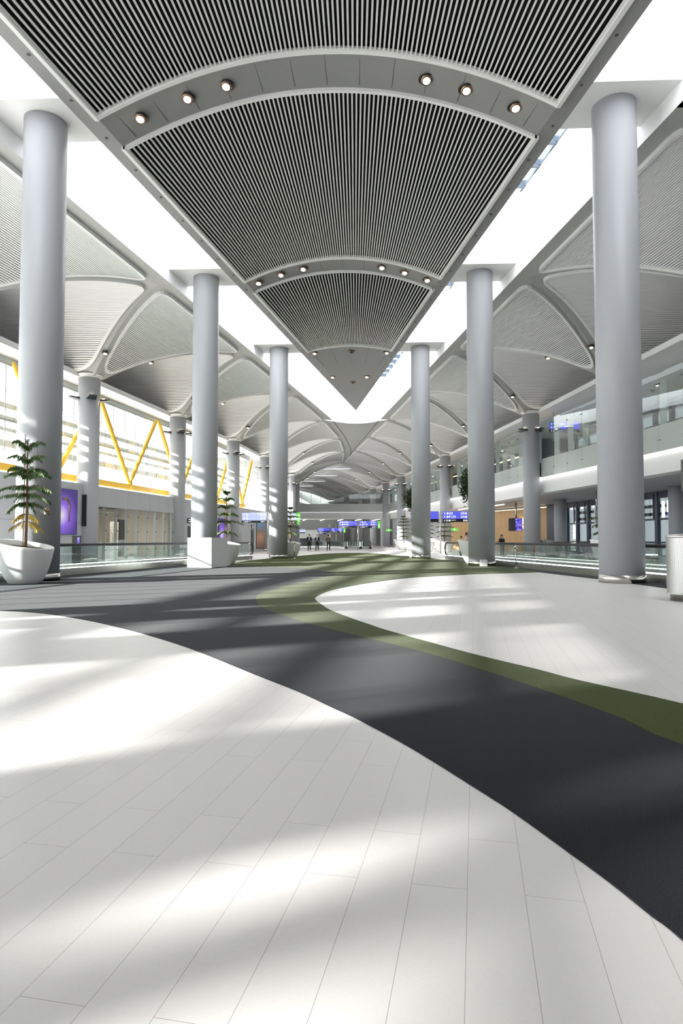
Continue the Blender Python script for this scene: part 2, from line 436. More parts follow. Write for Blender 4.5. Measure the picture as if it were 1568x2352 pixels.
GW = [(7.42,24.0),(6.15,23.25),(4.9,22.55),(4.42,22.15),(2.53,20.29),(1.29,17.9),(0.536,15.8),(0.27,14.49),(0.19,13.49),(0.227,12.86),(0.40,11.96),(0.663,10.87),(1.026,9.81),(1.294,9.12),(1.553,8.48),(2.321,6.9),(2.802,6.07),(3.049,5.59),(3.546,4.83),(4.0,3.9),(4.6,2.2)]
def walk(y): return 12.02 - 0.158*y       # foot of the moving walkways
lw = [(-walk(y)+0.02, y) for y in (30.4, 26, 22, 17, 12)]
b = MB(); b.poly(smooth_curve(WL) + [(3.6,-0.5)] + smooth_curve(DG) + lw, 0.0, 0.006)
tag(b.build('carpet', M['carpet']), 'charcoal grey carpet sweeping in a curve between white floor and green band', 'carpet')
b = MB(); b.poly(smooth_curve(DG) + smooth_curve(GF) + smooth_curve(GW), 0.0, 0.007)
tag(b.build('carpet', M['green']), 'olive green carpet band curving round the white floor on the right', 'carpet')
GR = [(7.42,24.0),(8.12,19.85),(8.40,17.2),(8.5,16.0),(8.6,13.0),(8.7,9.5)]
b = MB(); b.poly(GR + [(walk(y)-0.03, y) for y in (9.5, 13, 17, 22, 27, 33, 39)] + [(5.72,39.0),(6.25,34.85),(7.19,28.3),(7.44,24.3)], 0.0, 0.005)
tag(b.build('carpet', M['carpet']), 'narrow dark grey carpet strip along the right moving walkway', 'carpet')

# ------------------------------------------------------------------ wedge-shaped canopy over the middle of the hall
def cw(y): return TX(y) - 0.55
def cr(y): return max(0.0, 0.06*(48.5 - y))
def cz(u, y): return 13.58 + cr(y)*(1-u*u)
ceil = struct('ceiling', (0, 18.0, 13.58))
b = MB()
US = [-1 + 2*i/32 for i in range(33)]
def band(y0, y1, n=4):
    ys = [y0 + (y1-y0)*i/n for i in range(n+1)]
    b.grid([[(u*cw(y), y, cz(u, y)) for u in US] for y in ys])
for y0, y1 in ((18.3, 19.7), (30.5, 31.75), (42.2, 48.5)): band(y0, y1)
b.grid([[(u*max(cw(y), 0.01), y, 13.58) for u in US] for y in (48.5, 52, 56, 58.6)])
for sx in (-1, 1):
    ys = [-17, 0, 10, 20, 30, 40, 50, 58.6]
    b.grid([[(sx*cw(y), y, 13.58) for y in ys], [(sx*TX(y), y, 13.58) for y in ys]], smooth=False)
    b.grid([[(sx*TX(y), y, 13.58) for y in ys+[62]], [(sx*TX(y), y, 14.1) for y in ys+[62]]], smooth=False)
    b.grid([[(sx*TX(y), y, 14.1) for y in ys+[62]], [(sx*TX(y), y, 16.6) for y in ys+[62]]], mi=1, smooth=False)
b.add([(-cw(58.6),58.6,13.58),(cw(58.6),58.6,13.58),(TX(58.6),58.6,13.58),(0,62,13.58),(-TX(58.6),58.6,13.58)], [(0,1,2,3,4)])
b.add([(-TX(-17),-17,16.6),(TX(-17),-17,16.6),(0,62,16.6)], [(0,1,2)], 1)
b.grid([[(-cw(-17)-.5,y,13.9), (cw(-17)+.5,y,13.9)] for y in (-17, 2.8)], smooth=False)
b.build('soffit', [M['canopy'], M['well']], ceil)
def canopy_panel(y0, y1, n, lab):
    p = MB(); bk = MB()
    for i in range(n):
        u = -1 + (i+0.5)*2/n
        a = Vector((u*cw(y0), y0+0.06, cz(u, y0))); c = Vector((u*cw(y1), y1-0.06, cz(u, y1)))
        du = 0.01
        ac = Vector((du*cw(y0), 0, cz(u+du, y0)-cz(u, y0))).normalized()
        up = Vector((0, 1, 0)).cross(ac)
        if up.z < 0: up = -up
        p.bar(a-up*0.04, c-up*0.04, ac*0.052, up*0.10)
    o = p.build('slat_panel', M['cslat'], ceil)
    if lab: o['label'] = lab
    r = MB(); 
    for y, s in ((y0, 1), (y1, -1)):
        prof = lambda u: [(u*cw(y), y, cz(u,y)-0.10), (u*cw(y), y+s*0.13, cz(u,y)-0.10), (u*cw(y), y+s*0.13, cz(u,y)+0.06), (u*cw(y), y, cz(u,y)+0.06)]
        rows = [prof(u) for u in US]
        r.grid([row+[row[0]] for row in rows], smooth=False)
    for sx in (-1, 1):
        a = Vector((sx*cw(y0), y0, 13.48)); c = Vector((sx*cw(y1), y1, 13.48))
        r.bar(a, c, (0.12,0,0), (0,0,0.16))
    r.build('rim', M['rim'], o)
    N = 24
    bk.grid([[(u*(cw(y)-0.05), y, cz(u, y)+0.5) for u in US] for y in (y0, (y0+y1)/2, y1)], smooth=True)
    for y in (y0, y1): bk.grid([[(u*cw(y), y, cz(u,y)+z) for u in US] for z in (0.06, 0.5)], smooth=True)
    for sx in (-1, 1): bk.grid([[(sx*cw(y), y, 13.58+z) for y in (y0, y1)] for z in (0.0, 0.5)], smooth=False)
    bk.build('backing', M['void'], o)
canopy_panel(2.8, 18.3, 104, None)
canopy_panel(19.7, 30.5, 92, None)
canopy_panel(31.75, 42.2, 60, None)

b = MB()
for y0, y1, n in ((18.3, 19.7, 13), (30.5, 31.75, 9), (42.2, 46, 5)):
    for i in range(n):
        u = -0.93 + 1.86*i/(n-1)
        b.beam((u*cw(y0), y0+.13, cz(u, y0)-.002), (u*cw(y1), y1-.13, cz(u, y1)-.002), .012, .012)
for s_ in (-1, 1):
    for i in range(26):
        y = 14 + i*1.75
        b.box((s_*(TX(y)-.27), y, 13.575), (.07, .07, .03))
tag(b.build('trim_4', M['joint']), kind='structure')

# downlights: recessed black can, tilted head, glowing lens
def downlight(p, label, r=0.245, tilt=(0.0, -0.3), lit=True):
    t = thing('downlight', label, 'ceiling light', p, 'round downlights in the ceiling')
    x, y, z = p
    b = MB(); b.lathe([(r, 0.012), (r, -0.012), (r*0.86, -0.014), (r*0.82, 0.03)], 24, p)
    b.build('trim_ring', M['black'], t)
    ax = Vector((tilt[0], tilt[1], -1)).normalized()
    a = Vector(p) + Vector((0,0,0.04))
    b = MB(); b.tube([a, a+ax*0.10, a+ax*0.13], [r*0.72, r*0.72, r*0.60], 20); b.build('head', M['bronze'], t)
    b = MB(); b.tube([a+ax*0.12, a+ax*0.137], [r*0.46, r*0.46], 18); b.build('lens', M['lamp'] if lit else M['black'], t)
for yb, rng, nm in ((19.0, (0.46, 0.64, 0.86), 'nearest'), (31.12, (0.42, 0.66, 0.9), 'second')):
    for s, sn in ((-1, 'left'), (1, 'right')):
        for u, wn_ in zip(rng, ('inner', 'middle', 'outer')):
            u2 = u*s
            downlight((u2*cw(yb), yb, cz(u2, yb)-0.012), f'{wn_} one of the three downlights in the {sn} half of the {nm} curved ceiling band')
for (x, y), w in zip([(-2.35,42.75),(0.1,43.3),(2.45,42.75),(-1.5,48.9),(1.1,48.9),(0.0,50.6)],
                     ['left of the row of three under the smallest slatted panel','middle of the row of three under the smallest slatted panel','right of the row of three under the smallest slatted panel','left of the last three near the point of the wedge','right of the last three near the point of the wedge','lowest of the last three near the point of the wedge']):
    downlight((x, y, 13.58+cr(y)*(1-(x/cw(y))**2)-0.012), 'downlight '+w + ('' if 'middle' not in w and 'lowest' not in w else ', unlit'), 0.23, lit='middle' not in w and 'lowest' not in w)

# ------------------------------------------------------------------ light wells, skylights and cross slabs
for s, sn in ((-1, 'left'), (1, 'right')):
    b = MB()
    ys = [-17, 0, 12, 24, 36, 48, 58, 64.3]
    b.grid([[(s*EX(y), y, z) for y in ys] for z in (13.0, 16.5)], smooth=False)
    b.grid([[(s*EX(y), y, 16.5) for y in ys], [(s*(EX(y)+0.6), y, 16.7) for y in ys]], smooth=False)
    tag(b.build(f'wall_{sn}_light_well', M['well']), kind='structure')
    w = struct('window_1' if s < 0 else 'window_2', (s*9, 20, 16.5))
    b = MB(); g = MB()
    clear = ((23.4, 28.4), (37.6, 39.6), (52.5, 62.0)) if s > 0 else ((23.4, 28.4), (52.5, 62.0))
    y = -17.0
    while y < 62:
        e, t = EX(y), TX(y)
        if any(a-.8 < y < c+.8 for a, c in clear): b.beam((s*(t-0.3), y, 16.62), (s*(e+0.2), y, 16.62), 0.14, 0.30)
        y += 1.55
    for f in (EX, TX):
        for a, c in clear: b.beam((s*f(a), a, 16.62), (s*f(c), c, 16.62), 0.12, 0.22)
    clear = ((23.4, 28.4), (37.6, 39.6), (52.5, 62.0)) if s > 0 else ((23.4, 28.4), (52.5, 62.0))
    fr_ = MB(); last = -17
    for a, c in clear + ((62.0, 62.0),):
        if a > last: fr_.grid([[(s*(TX(y)-.2), y, 16.45) for y in (last, a)], [(s*EX(y), y, 16.45) for y in (last, a)]], smooth=False)  # translucent stand-ins for solid white roof, letting light into the wells
        if c > a: g.grid([[(s*(TX(y)-.2), y, 16.72) for y in (a, c)], [(s*EX(y), y, 16.72) for y in (a, c)]], smooth=False)
        last = c
    b.build('frame', M['navy'], w); g.build('pane', M['glass'], w); fr_.build('translucent_cover', M['frost'], w)
    for yc in (18.455, 30.06, 41.62):
        b = MB(); y0, y1 = yc-1.06, yc+0.95
        pts = [(s*TX(y0), y0), (s*(EX(y0)), y0), (s*(EX(y1)), y1), (s*TX(y1), y1)]
        b.poly(pts, 13.58, 13.86)
        tag(b.build('cross_slab', M['paint']), kind='structure')
# end of the wells beyond the point of the wedge
b = MB()
arc = [(-2.25,64.3),(-1.7,65.0),(-0.9,65.6),(0,65.8),(0.9,65.6),(1.7,65.0),(2.25,64.3)]
b.grid([[(x, y, z) for x, y in arc] for z in (13.0, 16.6)], smooth=True)
tag(b.build('wall_back_light_well', M['well']), kind='structure')

# ------------------------------------------------------------------ side roofs: groin vaults on the inner columns
def fz(h):
    h = min(1.0, max(0.0, (h-0.08)/0.92)); return ZC + (ZN-ZC)*(1-(1-h)**1.9)
def v2(a): return Vector((a[0], a[1]))
def inset_round(poly, ins, rad):
    """inset each edge of a convex polygon by ins[i], then round the corners"""
    n = len(poly); P = [v2(p) for p in poly]
    area = sum(P[i].x*P[(i+1)%n].y - P[(i+1)%n].x*P[i].y for i in range(n))
    sg = 1 if area > 0 else -1
    L = []
    for i in range(n):
        d = (P[(i+1)%n]-P[i]).normalized(); nn = Vector((-d.y, d.x))*sg
        L.append((P[i]+nn*ins[i], d))
    Q = []
    for i in range(n):
        (p, d), (q, e) = L[i-1], L[i]
        c = d.x*e.y-d.y*e.x; w = q-p
        Q.append(p + d*((w.x*e.y-w.y*e.x)/c))
    out = []
    for i in range(n):
        a, c, e = Q[i-1], Q[i], Q[(i+1)%n]
        r = min(rad[i], (a-c).length*0.42, (e-c).length*0.42)
        p0 = c+(a-c).normalized()*r; p1 = c+(e-c).normalized()*r
        for k in range(6):
            t = k/5; out.append(p0*(1-t)**2 + c*2*t*(1-t) + p1*t*t)
    return out
def clip_line(poly, p, d):
    ts = []
    n = len(poly)
    for i in range(n):
        a, c = poly[i], poly[(i+1)%n]; e = c-a
        den = d.x*e.y-d.y*e.x
        if abs(den) < 1e-9: continue
        w = a-p
        t = (w.x*e.y-w.y*e.x)/den; u = (w.x*d.y-w.y*d.x)/den
        if -1e-9 <= u < 1: ts.append(t)
    return (min(ts), max(ts)) if len(ts) >= 2 else None

def slatted(parent, outline, zf, p_at, d, cross_at, lo, hi, n, drop=0.03, sw=0.062, smat='slat', bmat='vback'):
    sl, bk, rm = MB(), MB(), MB()
    rows = []
    for i in range(n):
        q = lo + (hi-lo)*(i+0.5)/n
        p = p_at(q); c = clip_line(outline, p, d)
        if c is None or c[1]-c[0] < 0.12: continue
        a2, b2 = p+d*(c[0]+0.05), p+d*(c[1]-0.05)
        cr3 = cross_at(q); up = Vector((d.x, d.y, 0)).cross(cr3)
        if up.z < 0: up = -up
        A = Vector((a2.x, a2.y, zf(a2))); B = Vector((b2.x, b2.y, zf(b2)))
        sl.bar(A-up*(drop+0.09), B-up*(drop+0.09), cr3*sw, up*0.05)
        rows.append([A-up*drop, B-up*drop])
    o = sl.build('slat_panel', M[smat], parent)
    if len(rows) > 1: bk.grid(rows, smooth=True); bk.build('backing', M[bmat], o)
    # rim following the outline
    pts = []
    for i in range(len(outline)):
        a, c = outline[i], outline[(i+1)%len(outline)]
        k = max(1, int((c-a).length/0.7))
        pts += [a.lerp(c, j/k) for j in range(k)]
    n = len(pts); rows = []
    cen = sum(pts, Vector((0,0)))/n
    for i in range(n):
        t = (pts[(i+1)%n]-pts[i-1]).normalized(); nn = Vector((-t.y, t.x))
        if nn.dot(cen-pts[i]) < 0: nn = -nn
        p, q = pts[i], pts[i]+nn*0.13
        zp, zq = zf(p), zf(q)
        rows.append([(p.x,p.y,zp), (p.x,p.y,zp-0.16), (q.x,q.y,zq-0.16), (q.x,q.y,zq-0.02)])
    rows.append(rows[0]); rm.grid(rows, smooth=False)
    rm.build('rim', M['rim'], o)
    return o

def vault(side, C, Nn, name):
    root = struct(name, (C[4][0], C[4][1], ZC))
    sh = MB(); H = [0, .04, .08, .12, .18, .26, .35, .45, .56, .68, .8, .9, 1]
    s = -1 if side == 'left' else 1
    N = [v2(p) for p in Nn]; C = [v2(p) for p in C]
    # C[2] sits between N[0] and N[1]; so cell k: N[k], N[k+1], C[k+2]
    for k in range(len(N)-1):
        c, n0, n1 = C[k+2], N[k], N[k+1]
        zA = lambda p, c=c, n0=n0, n1=n1: fz(baryA(p, c, n0, n1))
        def baryA(p, c, n0, n1):
            e0, e1, w = n0-c, n1-c, p-c
            den = e0.x*e1.y-e0.y*e1.x
            return (w.x*e1.y-w.y*e1.x)/den + (e0.x*w.y-e0.y*w.x)/den
        sh.grid([[( (c+(n0-c)*h*(1-t)+(n1-c)*h*t).x, (c+(n0-c)*h*(1-t)+(n1-c)*h*t).y, fz(h)) for t in (0, .5, 1)] for h in H])
        # beam strip from the node line to the inner edge of the roof
        if n1.y <= 64.5:
            sh.grid([[(n0.x, n0.y, ZN), (n1.x, n1.y, ZN)], [(s*EX(n0.y), n0.y, ZN), (s*EX(min(n1.y, 64.3)), min(n1.y, 64.3), ZN)]], smooth=False)
        out = inset_round([c, n0, n1], [0.30, 0.06, 0.30], [1.3, 0.95, 0.95])
        d = (n1-n0).normalized(); mid = (n0+n1)/2
        cross = lambda h, c=c, mid=mid: Vector((mid.x-c.x, mid.y-c.y, (fz(h+.01)-fz(h-.01))/.02)).normalized()
        far = k >= 8
        slatted(root, out, zA, lambda h, c=c, mid=mid: c.lerp(mid, h), d, cross, 0.05, 1.0, 40 if far else 72, sw=0.11 if far else 0.062)
    for k in range(0, len(N)-1):
        n, c0, c1 = N[k], C[k+1], C[k+2]
        m = (c0+c1)/2; g = n-m; gl = g.normalized()
        def sB(p, c0=c0, c1=c1, g=g):
            e, w = c1-c0, p-c0
            den = e.x*g.y-e.y*g.x
            return (w.x*g.y-w.y*g.x)/den
        zB = lambda p, sB=sB: fz(1-abs(2*sB(p)-1))
        SS = [h/2 for h in H] + [1-h/2 for h in reversed(H[:-1])]
        rows = []
        for q in SS:
            h = 1-abs(2*q-1); base = c0.lerp(c1, q); inn = base+g*h; ou = base-gl*6.4
            rows.append([(inn.x, inn.y, fz(h)), (base.x, base.y, fz(h)), (ou.x, ou.y, fz(h))])
        sh.grid(rows)
        sh.grid([[r[2] for r in rows], [(r[2][0], r[2][1], 9.9) for r in rows]], smooth=False)
        out = inset_round([n, c0, c0-gl*6.2, c1-gl*6.2, c1], [0.30, 0.75, 0, 0.75, 0.30], [0.85, 0.9, 0.3, 0.3, 0.9])
        cross = lambda q, c0=c0, c1=c1: Vector((c1.x-c0.x, c1.y-c0.y, (fz(1-abs(2*q+.02-1))-fz(1-abs(2*q-.02-1)))/.02)).normalized()
        slatted(root, out, zB, lambda q, c0=c0, c1=c1: c0.lerp(c1, q), gl, cross, 0.03, 0.97, 60 if k >= 8 else 100, sw=0.145 if k >= 8 else 0.094, smat='slat' if k >= 8 else 'slat_brightened', bmat='vback' if k >= 8 else 'back_brightened')  # near column-side panels take the painted-bright slats and backing
    sh.build('shell', M['rib'], root)
    return root
ROOF_L = vault('left', CL, NL, 'ceiling_left')
ROOF_R = vault('right', CR, NR, 'ceiling_right')
b = MB()   # flat soffit where the two side roofs meet
lft = [(-3.1,63.7),(-2.1,75.0),(-2.0,86.0),(-2.7,98.2)]; rgt = [(3.05,63.7),(1.18,74.5),(-0.69,85.8),(-2.7,98.2)]
b.grid([[(a[0],a[1],ZN),(c[0],c[1],ZN)] for a, c in zip(lft[1:], rgt[1:])], smooth=False)
b.poly([(-2.1,75.0),(-3.1,63.7),(-2.4,64.3)]+arc[1:-1]+[(2.25,64.3),(3.05,63.7),(1.18,74.5)], ZN)
tag(b.build('ceiling_junction', M['rib']), kind='structure')
b = MB()   # dark joints on that soffit
b.tube([(-2.3,64.4,ZN),(-1.55,74,ZN),(-1.15,84,ZN),(-1.3,90,ZN),(-2.0,95.5,ZN)], 0.035, 6)
b.tube([(2.2,64.5,ZN),(0.7,75,ZN),(-0.9,86,ZN),(-2.0,95.5,ZN)], 0.035, 6)
tag(b.build('trim_1', M['joint']), kind='structure')

# flat outer ceilings from the column lines to the façades, and the plain roof behind the camera
for s, C, nm, w in ((-1, CL, 'left', 3.2), (1, CR, 'right', 9.0)):
    b = MB()
    ys = [-17, 0, 12, 23.4, 34.85, 46.3, 57.8, 69.3, 80, 90, 101, 112, 125, 136, 153]
    b.grid([[(interp(C, y)+s*0.35, y, 10.06) for y in ys], [(interp(C, y)+s*w, y, 10.06) for y in ys]], smooth=False)
    b.grid([[(interp(C, y)+s*0.35, y, 10.06) for y in ys], [(interp(C, y)+s*0.35, y, 10.35) for y in ys]], smooth=False)
    if s < 0: b.grid([[(interp(C, y)-w, y, 10.06) for y in ys[:8]], [(interp(C, y)-7.8, y, 10.06) for y in ys[:8]]], smooth=False)
    tag(b.build(f'ceiling_outer_{nm}', M['ceilwhite']), kind='structure')
    b = MB(); b.grid([[(s*EX(y), y, 13.0) for y in (-17, 6.2)], [(interp(C, y)+s*0.5, y, 10.4) for y in (-17, 6.2)]], smooth=False)
    b.grid([[(s*EX(6.2), 6.2, 13.0), (NL[0][0]*-s, 6.2, 13.0)], [(s*EX(17.7), 17.7, 13.0), (NL[1][0]*-s, 17.7, 13.0)]], smooth=False)
    tag(b.build(f'ceiling_rear_{nm}', M['ceilwhite']), kind='structure')
b = MB(); b.grid([[(x, -17, z) for x in (-22, 0, 30)] for z in (0, 14)], smooth=False)
tag(b.build('wall_rear', M['rear']), kind='structure')
# downlights on the ribs
def rib_light(C, N, h, label):
    p = v2(C).lerp(v2(N), h); downlight((p.x, p.y, fz(h)-0.02), label, 0.19, (0, -0.2))
for k, w in ((4, 'nearest'), (5, 'second'), (6, 'third'), (7, 'fourth')):
    rib_light(CL[k], NL[k-2], 0.26, f'downlight on the grey rib rising from the {w} inner column on the left')
    rib_light(CR[k], NR[k-2], 0.26, f'downlight on the grey rib rising from the {w} inner column on the right')
for k, w in ((4, 'nearest'), (5, 'second')):
    rib_light(CL[k], NL[k-1], 0.36, f'downlight on the rib running away from the {w} inner column on the left')
    rib_light(CR[k], NR[k-1], 0.36, f'downlight on the rib running away from the {w} inner column on the right')
for k in (8, 9, 10, 11):
    w = {8:'fifth',9:'sixth',10:'seventh',11:'eighth'}[k]
    rib_light(CR[k], NR[k-2], 0.4, f'downlight on the rib above the {w} inner column on the right, far down the hall')
    rib_light(CL[k], NL[k-2], 0.4, f'downlight on the rib above the {w} inner column on the left, far down the hall')

# ------------------------------------------------------------------ columns
def tall_column(x, y, label):
    t = thing('column', label, 'column', (x, y, 0), 'tall white columns under the skylights')
    b = MB(); b.lathe([(0.6, 0.2), (0.6, 13.6)], 72, (x, y, 0)); b.build('shaft', M['column'], t)
    b = MB(); b.lathe([(0.615, 0.0), (0.615, 0.215), (0.6, 0.22)], 72, (x, y, 0)); b.build('base_ring', M['steel'], t)
    return t
for x, y, l in ((-8.30, 18.455, 'nearest tall round column on the left, beside the big pine planter'), (8.30, 18.455, 'nearest tall round column on the right, beside the steel bin'),
                (-6.42, 30.06, 'second tall round column on the left, behind the square white pedestal'), (6.42, 30.06, 'second tall round column on the right, with a small white box at its foot'),
                (-4.566, 41.62, 'third tall round column on the left, with sunlit bands and a planter at its right'), (4.566, 41.62, 'third tall round column on the right, in front of the far round-crowned tree')):
    tall_column(x, y, l)
tall_column(-10.17, 6.88, 'tall round column at the left edge, beyond the near corner of the hall')

def inner_column(x, y, ang, label, lamps=True):
    t = thing('column', label, 'column', (x, y, 0), 'shorter white columns carrying the vaults')
    r = 0.575
    b = MB(); b.lathe([(r, 0.0), (r, 10.08)], 56, (x, y, 0)); b.build('shaft', M['column'], t)
    b = MB(); b.lathe([(r+.03, 10.04), (r+.03, 10.09), (r+0.02, 10.1), (0.66, 10.16), (0.72, 10.22)], 48, (x, y, 0)); b.build('capital', M['rim'], t)
    b = MB(); b.lathe([(r+.015, 0.0), (r+.015, 0.2)], 48, (x, y, 0)); b.build('base_ring', M['steel'], t)
    if lamps:
        for a in (0, 90, 180, 270):
            A = math.radians(a+ang); dx, dy = math.cos(A), math.sin(A)
            q = Vector((x+dx*(r+0.24), y+dy*(r+0.24), 8.92)); tx = Vector((-dy, dx, 0)); dd = Vector((dx, dy, 0))
            b = MB()
            vs = [q-dd*.26-tx*.26+Vector((0,0,-.11)), q-dd*.26+tx*.26+Vector((0,0,-.11)), q+dd*.24+tx*.2+Vector((0,0,.0)), q+dd*.24-tx*.2+Vector((0,0,.0))]
            vs += [v+Vector((0,0,.13)) if i < 2 else v+Vector((0,0,.05)) for i, v in enumerate(vs)]
            b.add(vs, [(0,3,2,1),(4,5,6,7),(0,1,5,4),(1,2,6,5),(2,3,7,6),(3,0,4,7)])
            o = b.build('uplight', M['darksteel'], t)
            b = MB(); b.box(q+Vector((0,0,.075))-dd*0.08, (0.14, 0.14, 0.02), A); b.build('lens', M['uplamp'], o)
    return t
W_ = ['nearest', 'second', 'third', 'fourth', 'fifth', 'sixth', 'seventh', 'eighth', 'ninth']
for i, k in enumerate(range(4, 13)):
    inner_column(CL[k][0], CL[k][1], 35, f'{W_[i]} of the shorter inner columns along the left wall, carrying the vault', i < 6)
for i, k in enumerate(range(5, 14)):
    inner_column(CR[k][0], CR[k][1], 35, f'{W_[i]} of the shorter inner columns on the right, standing in front of the balcony', i < 6)
for k in (1, 2, 3):
    inner_column(CL[k][0], CL[k][1], 35, 'shorter inner column of the left row, ' + ['', 'third beyond the left edge', 'second beyond the left edge', 'just beyond the left edge'][k], False)

# ------------------------------------------------------------------ left façade: glazing, sun louvers, yellow steel braces
def FX(y, o): return interp(CL, y) - o
win_ys = [-17, 0.4, 11.9, 23.4, 34.85, 46.3, 57.8, 69.3]
for i, (ya, yb) in enumerate(zip(win_ys, win_ys[1:])):
    w = struct(f'window_{i+3}', (FX(ya, 1.7), ya, 0))
    z0 = 0.05 if yb < 40 else 4.2
    A, B = (FX(ya, 1.7), ya), (FX(yb, 1.7), yb)
    b = MB(); n = 8
    for j in range(n+1 if yb > 69 else n):
        x, y = A[0]+(B[0]-A[0])*j/n, A[1]+(B[1]-A[1])*j/n
        b.beam((x, y, z0), (x, y, 9.75), 0.035, 0.06)
        b.box((x-0.5, y, 6.9), (0.04, 0.04, 2.4))
    for z in (z0+0.05, 7.0, 9.72):
        b.beam((*A, z), (*B, z), 0.12, 0.10)
    b.beam((*A, 9.95), (*B, 9.95), 0.2, 0.4)
    b.build('frame', M['mull'], w)
    b = MB(); b.quad((*A, z0), (*B, z0), (*B, 9.75), (*A, 9.75)); b.build('pane', M['glass'], w)
    for z, h in ((7.87, .27), (7.27, .19), (6.68, .18), (5.97, .34)):
        b = MB(); a2, b2 = (FX(ya, 2.4), ya), (FX(yb, 2.4), yb)
        b.beam((*a2, z), (*b2, z), 0.34, h); b.build('louver', M['louver'], w)
GY = 'yellow steel braces in front of the left glazing'
k = 0
for yb in [34.05-7.72*5 + 7.72*i for i in range(10)]:
    if yb > 66 or yb < 30: continue
    x0 = FX(yb, 1.2)
    nm = {34: 'hidden mostly behind the nearest left columns', 41: 'standing in full view between the first and second inner columns', 49: 'seen just right of the second inner column', 57: 'seen right of the second tall column'}.get(int(yb))
    t = thing('steel_brace', 'yellow tubular V-shaped brace, ' + (nm or ('far along the left glazing' if yb > 50 else 'beyond the left edge of the view')), 'brace', (x0, yb, 4.2), GY)
    for sg, nmz in ((-1, 'diagonal'), (1, 'diagonal')):
        yt = yb+sg*3.72; xt = FX(yt, 1.2)
        p0, p1 = Vector((x0, yb+sg*0.12, 4.95)), Vector((xt, yt, 9.75))
        b = MB(); b.tube([p0, p0.lerp(p1, .08), p0.lerp(p1, .93), p1], [.09, .135, .135, .07], 14); b.build('diagonal', M['yellow'], t)
    b = MB(); b.lathe([(0.2, 0), (0.2, 0.5), (0.13, 0.62)], 14, (x0, yb, 4.42)); b.build('node', M['yellow'], t)

b = MB()
for a, c in ((-10.62, -8.75), (-11.45, -11.0), (-5.0, -3.0)): b.beam((FX(a, 1.75), a, 4.9), (FX(c, 1.75), c, 4.9), 0.1, 9.8)  # unseen panels added in the façade line to shape the floor's sun bands
tag(b.build('wall_left_shade_panels', M['panel']), kind='structure')
b = MB(); ys = [27, 34, 42, 50, 58, 66]
for a, c in zip(ys, ys[1:]): b.beam((FX(a, 1.2), a, 4.62), (FX(c, 1.2), c, 4.62), 0.2, 0.34)
tag(b.build('trim_3', M['yellow']), kind='structure')

# ------------------------------------------------------------------ left lower wall with shop front
def wall_pts(y0, y1, step):
    n = max(1, round((y1-y0)/step)); return [y0+(y1-y0)*i/n for i in range(n+1)]
wl = struct('wall_left', (-15, 27.6, 0))
pn, jn, gw = MB(), MB(), MB()
def wall_run(y0, y1, z0, z1, off=0.0):
    ys = wall_pts(y0, y1, 1.42)
    for a, c in zip(ys, ys[1:]):
        pn.beam((FX(a, off), a+0.008, (z0+z1)/2), (FX(c, off), c-0.008, (z0+z1)/2), 0.05, z1-z0-0.012)
    jn.beam((FX(y0, off+.045), y0, (z0+z1)/2), (FX(y1, off+.045), y1, (z0+z1)/2), 0.04, z1-z0)
wall_run(27.6, 34.8, 2.1, 4.2); wall_run(27.6, 34.8, 0.0, 2.1)
wall_run(34.9, 46.3, 3.05, 4.2)
wall_run(34.9, 35.5, 0.0, 3.05); wall_run(45.6, 46.3, 0, 3.05)
for a, c in ((46.35, 57.8), (57.85, 69.3), (69.35, 79.9), (80, 89)):
    wall_run(a, c, 2.6, 4.2); wall_run(a, c, 0.0, 2.6)
pn.build('panel', M['panel'], wl)
jn.build('backing', M['joint'], wl)
b = MB()
ys = [27.6, 34.85, 46.3, 57.8, 69.3, 80, 89]
b.grid([[(FX(y, 0.05), y, 4.19) for y in ys], [(FX(y, 6.0), y, 4.19) for y in ys]], smooth=False)
b.grid([[(FX(27.6, 0.0), 27.6, z), (FX(27.6, 6.0), 27.6, z)] for z in (0, 4.19)], smooth=False)
b.build('ledge', M['paint'], wl)
b = MB()   # sunlit cross wall where the façade ends
b.box((-15.2, 72.2, 5.9), (10.6, 0.3, 3.4)); b.box((-15.2, 72.25, 9.2), (10.6, 0.3, 3.2), mi=1)
for z, y in ((8.0, 71.6), (8.55, 71.2), (9.1, 70.9)):
    b.tube([(-20, y, z-0.6), (-16, y, z+0.15), (-13, y, z+0.1), (-10.4, y, z-0.45)], 0.05, 6, 2)
tag(b.build('wall_left_end', [M['paint'], M['rib'], M['rim']]), kind='structure')

# shop front between the first two inner columns
sh = thing('glazed_shop', 'glazed shop front in the grey wall between the first two left inner columns', 'shop front', (FX(35.5, 0), 35.5, 0))
n = 8
b, fr = MB(), MB()
for i in range(n+1):
    y = 35.5+(45.6-35.5)*i/n
    fr.beam((FX(y, 0.02), y, 0.02), (FX(y, 0.02), y, 3.03), 0.03, 0.05)
    fr.box((FX(y, 0.12), y, 1.52), (0.16, 0.02, 3.0), mi=1)
    for z in (0.6, 1.7, 2.6): fr.box((FX(y, -0.02), y, z), (0.05, 0.12, 0.05), mi=2)
fr.build('mullions', [M['steel'], M['fins'], M['darksteel']], sh)
for i in range(n):
    y0, y1 = 35.5+(10.1)*i/n+.02, 35.5+10.1*(i+1)/n-.02
    b = MB(); b.quad((FX(y0, .02), y0, 0.03), (FX(y1, .02), y1, 0.03), (FX(y1, .02), y1, 3.03), (FX(y0, .02), y0, 3.03)); b.build('pane', M['glass'], sh)
yd = 37.3
b = MB(); b.tube([(FX(yd,-.03), yd, .75), (FX(yd,-.11), yd, .8), (FX(yd,-.11), yd, 1.55), (FX(yd,-.03), yd, 1.6)], .018, 8); b.build('door_handle', M['steel'], sh)
b = MB()   # room behind the shop front
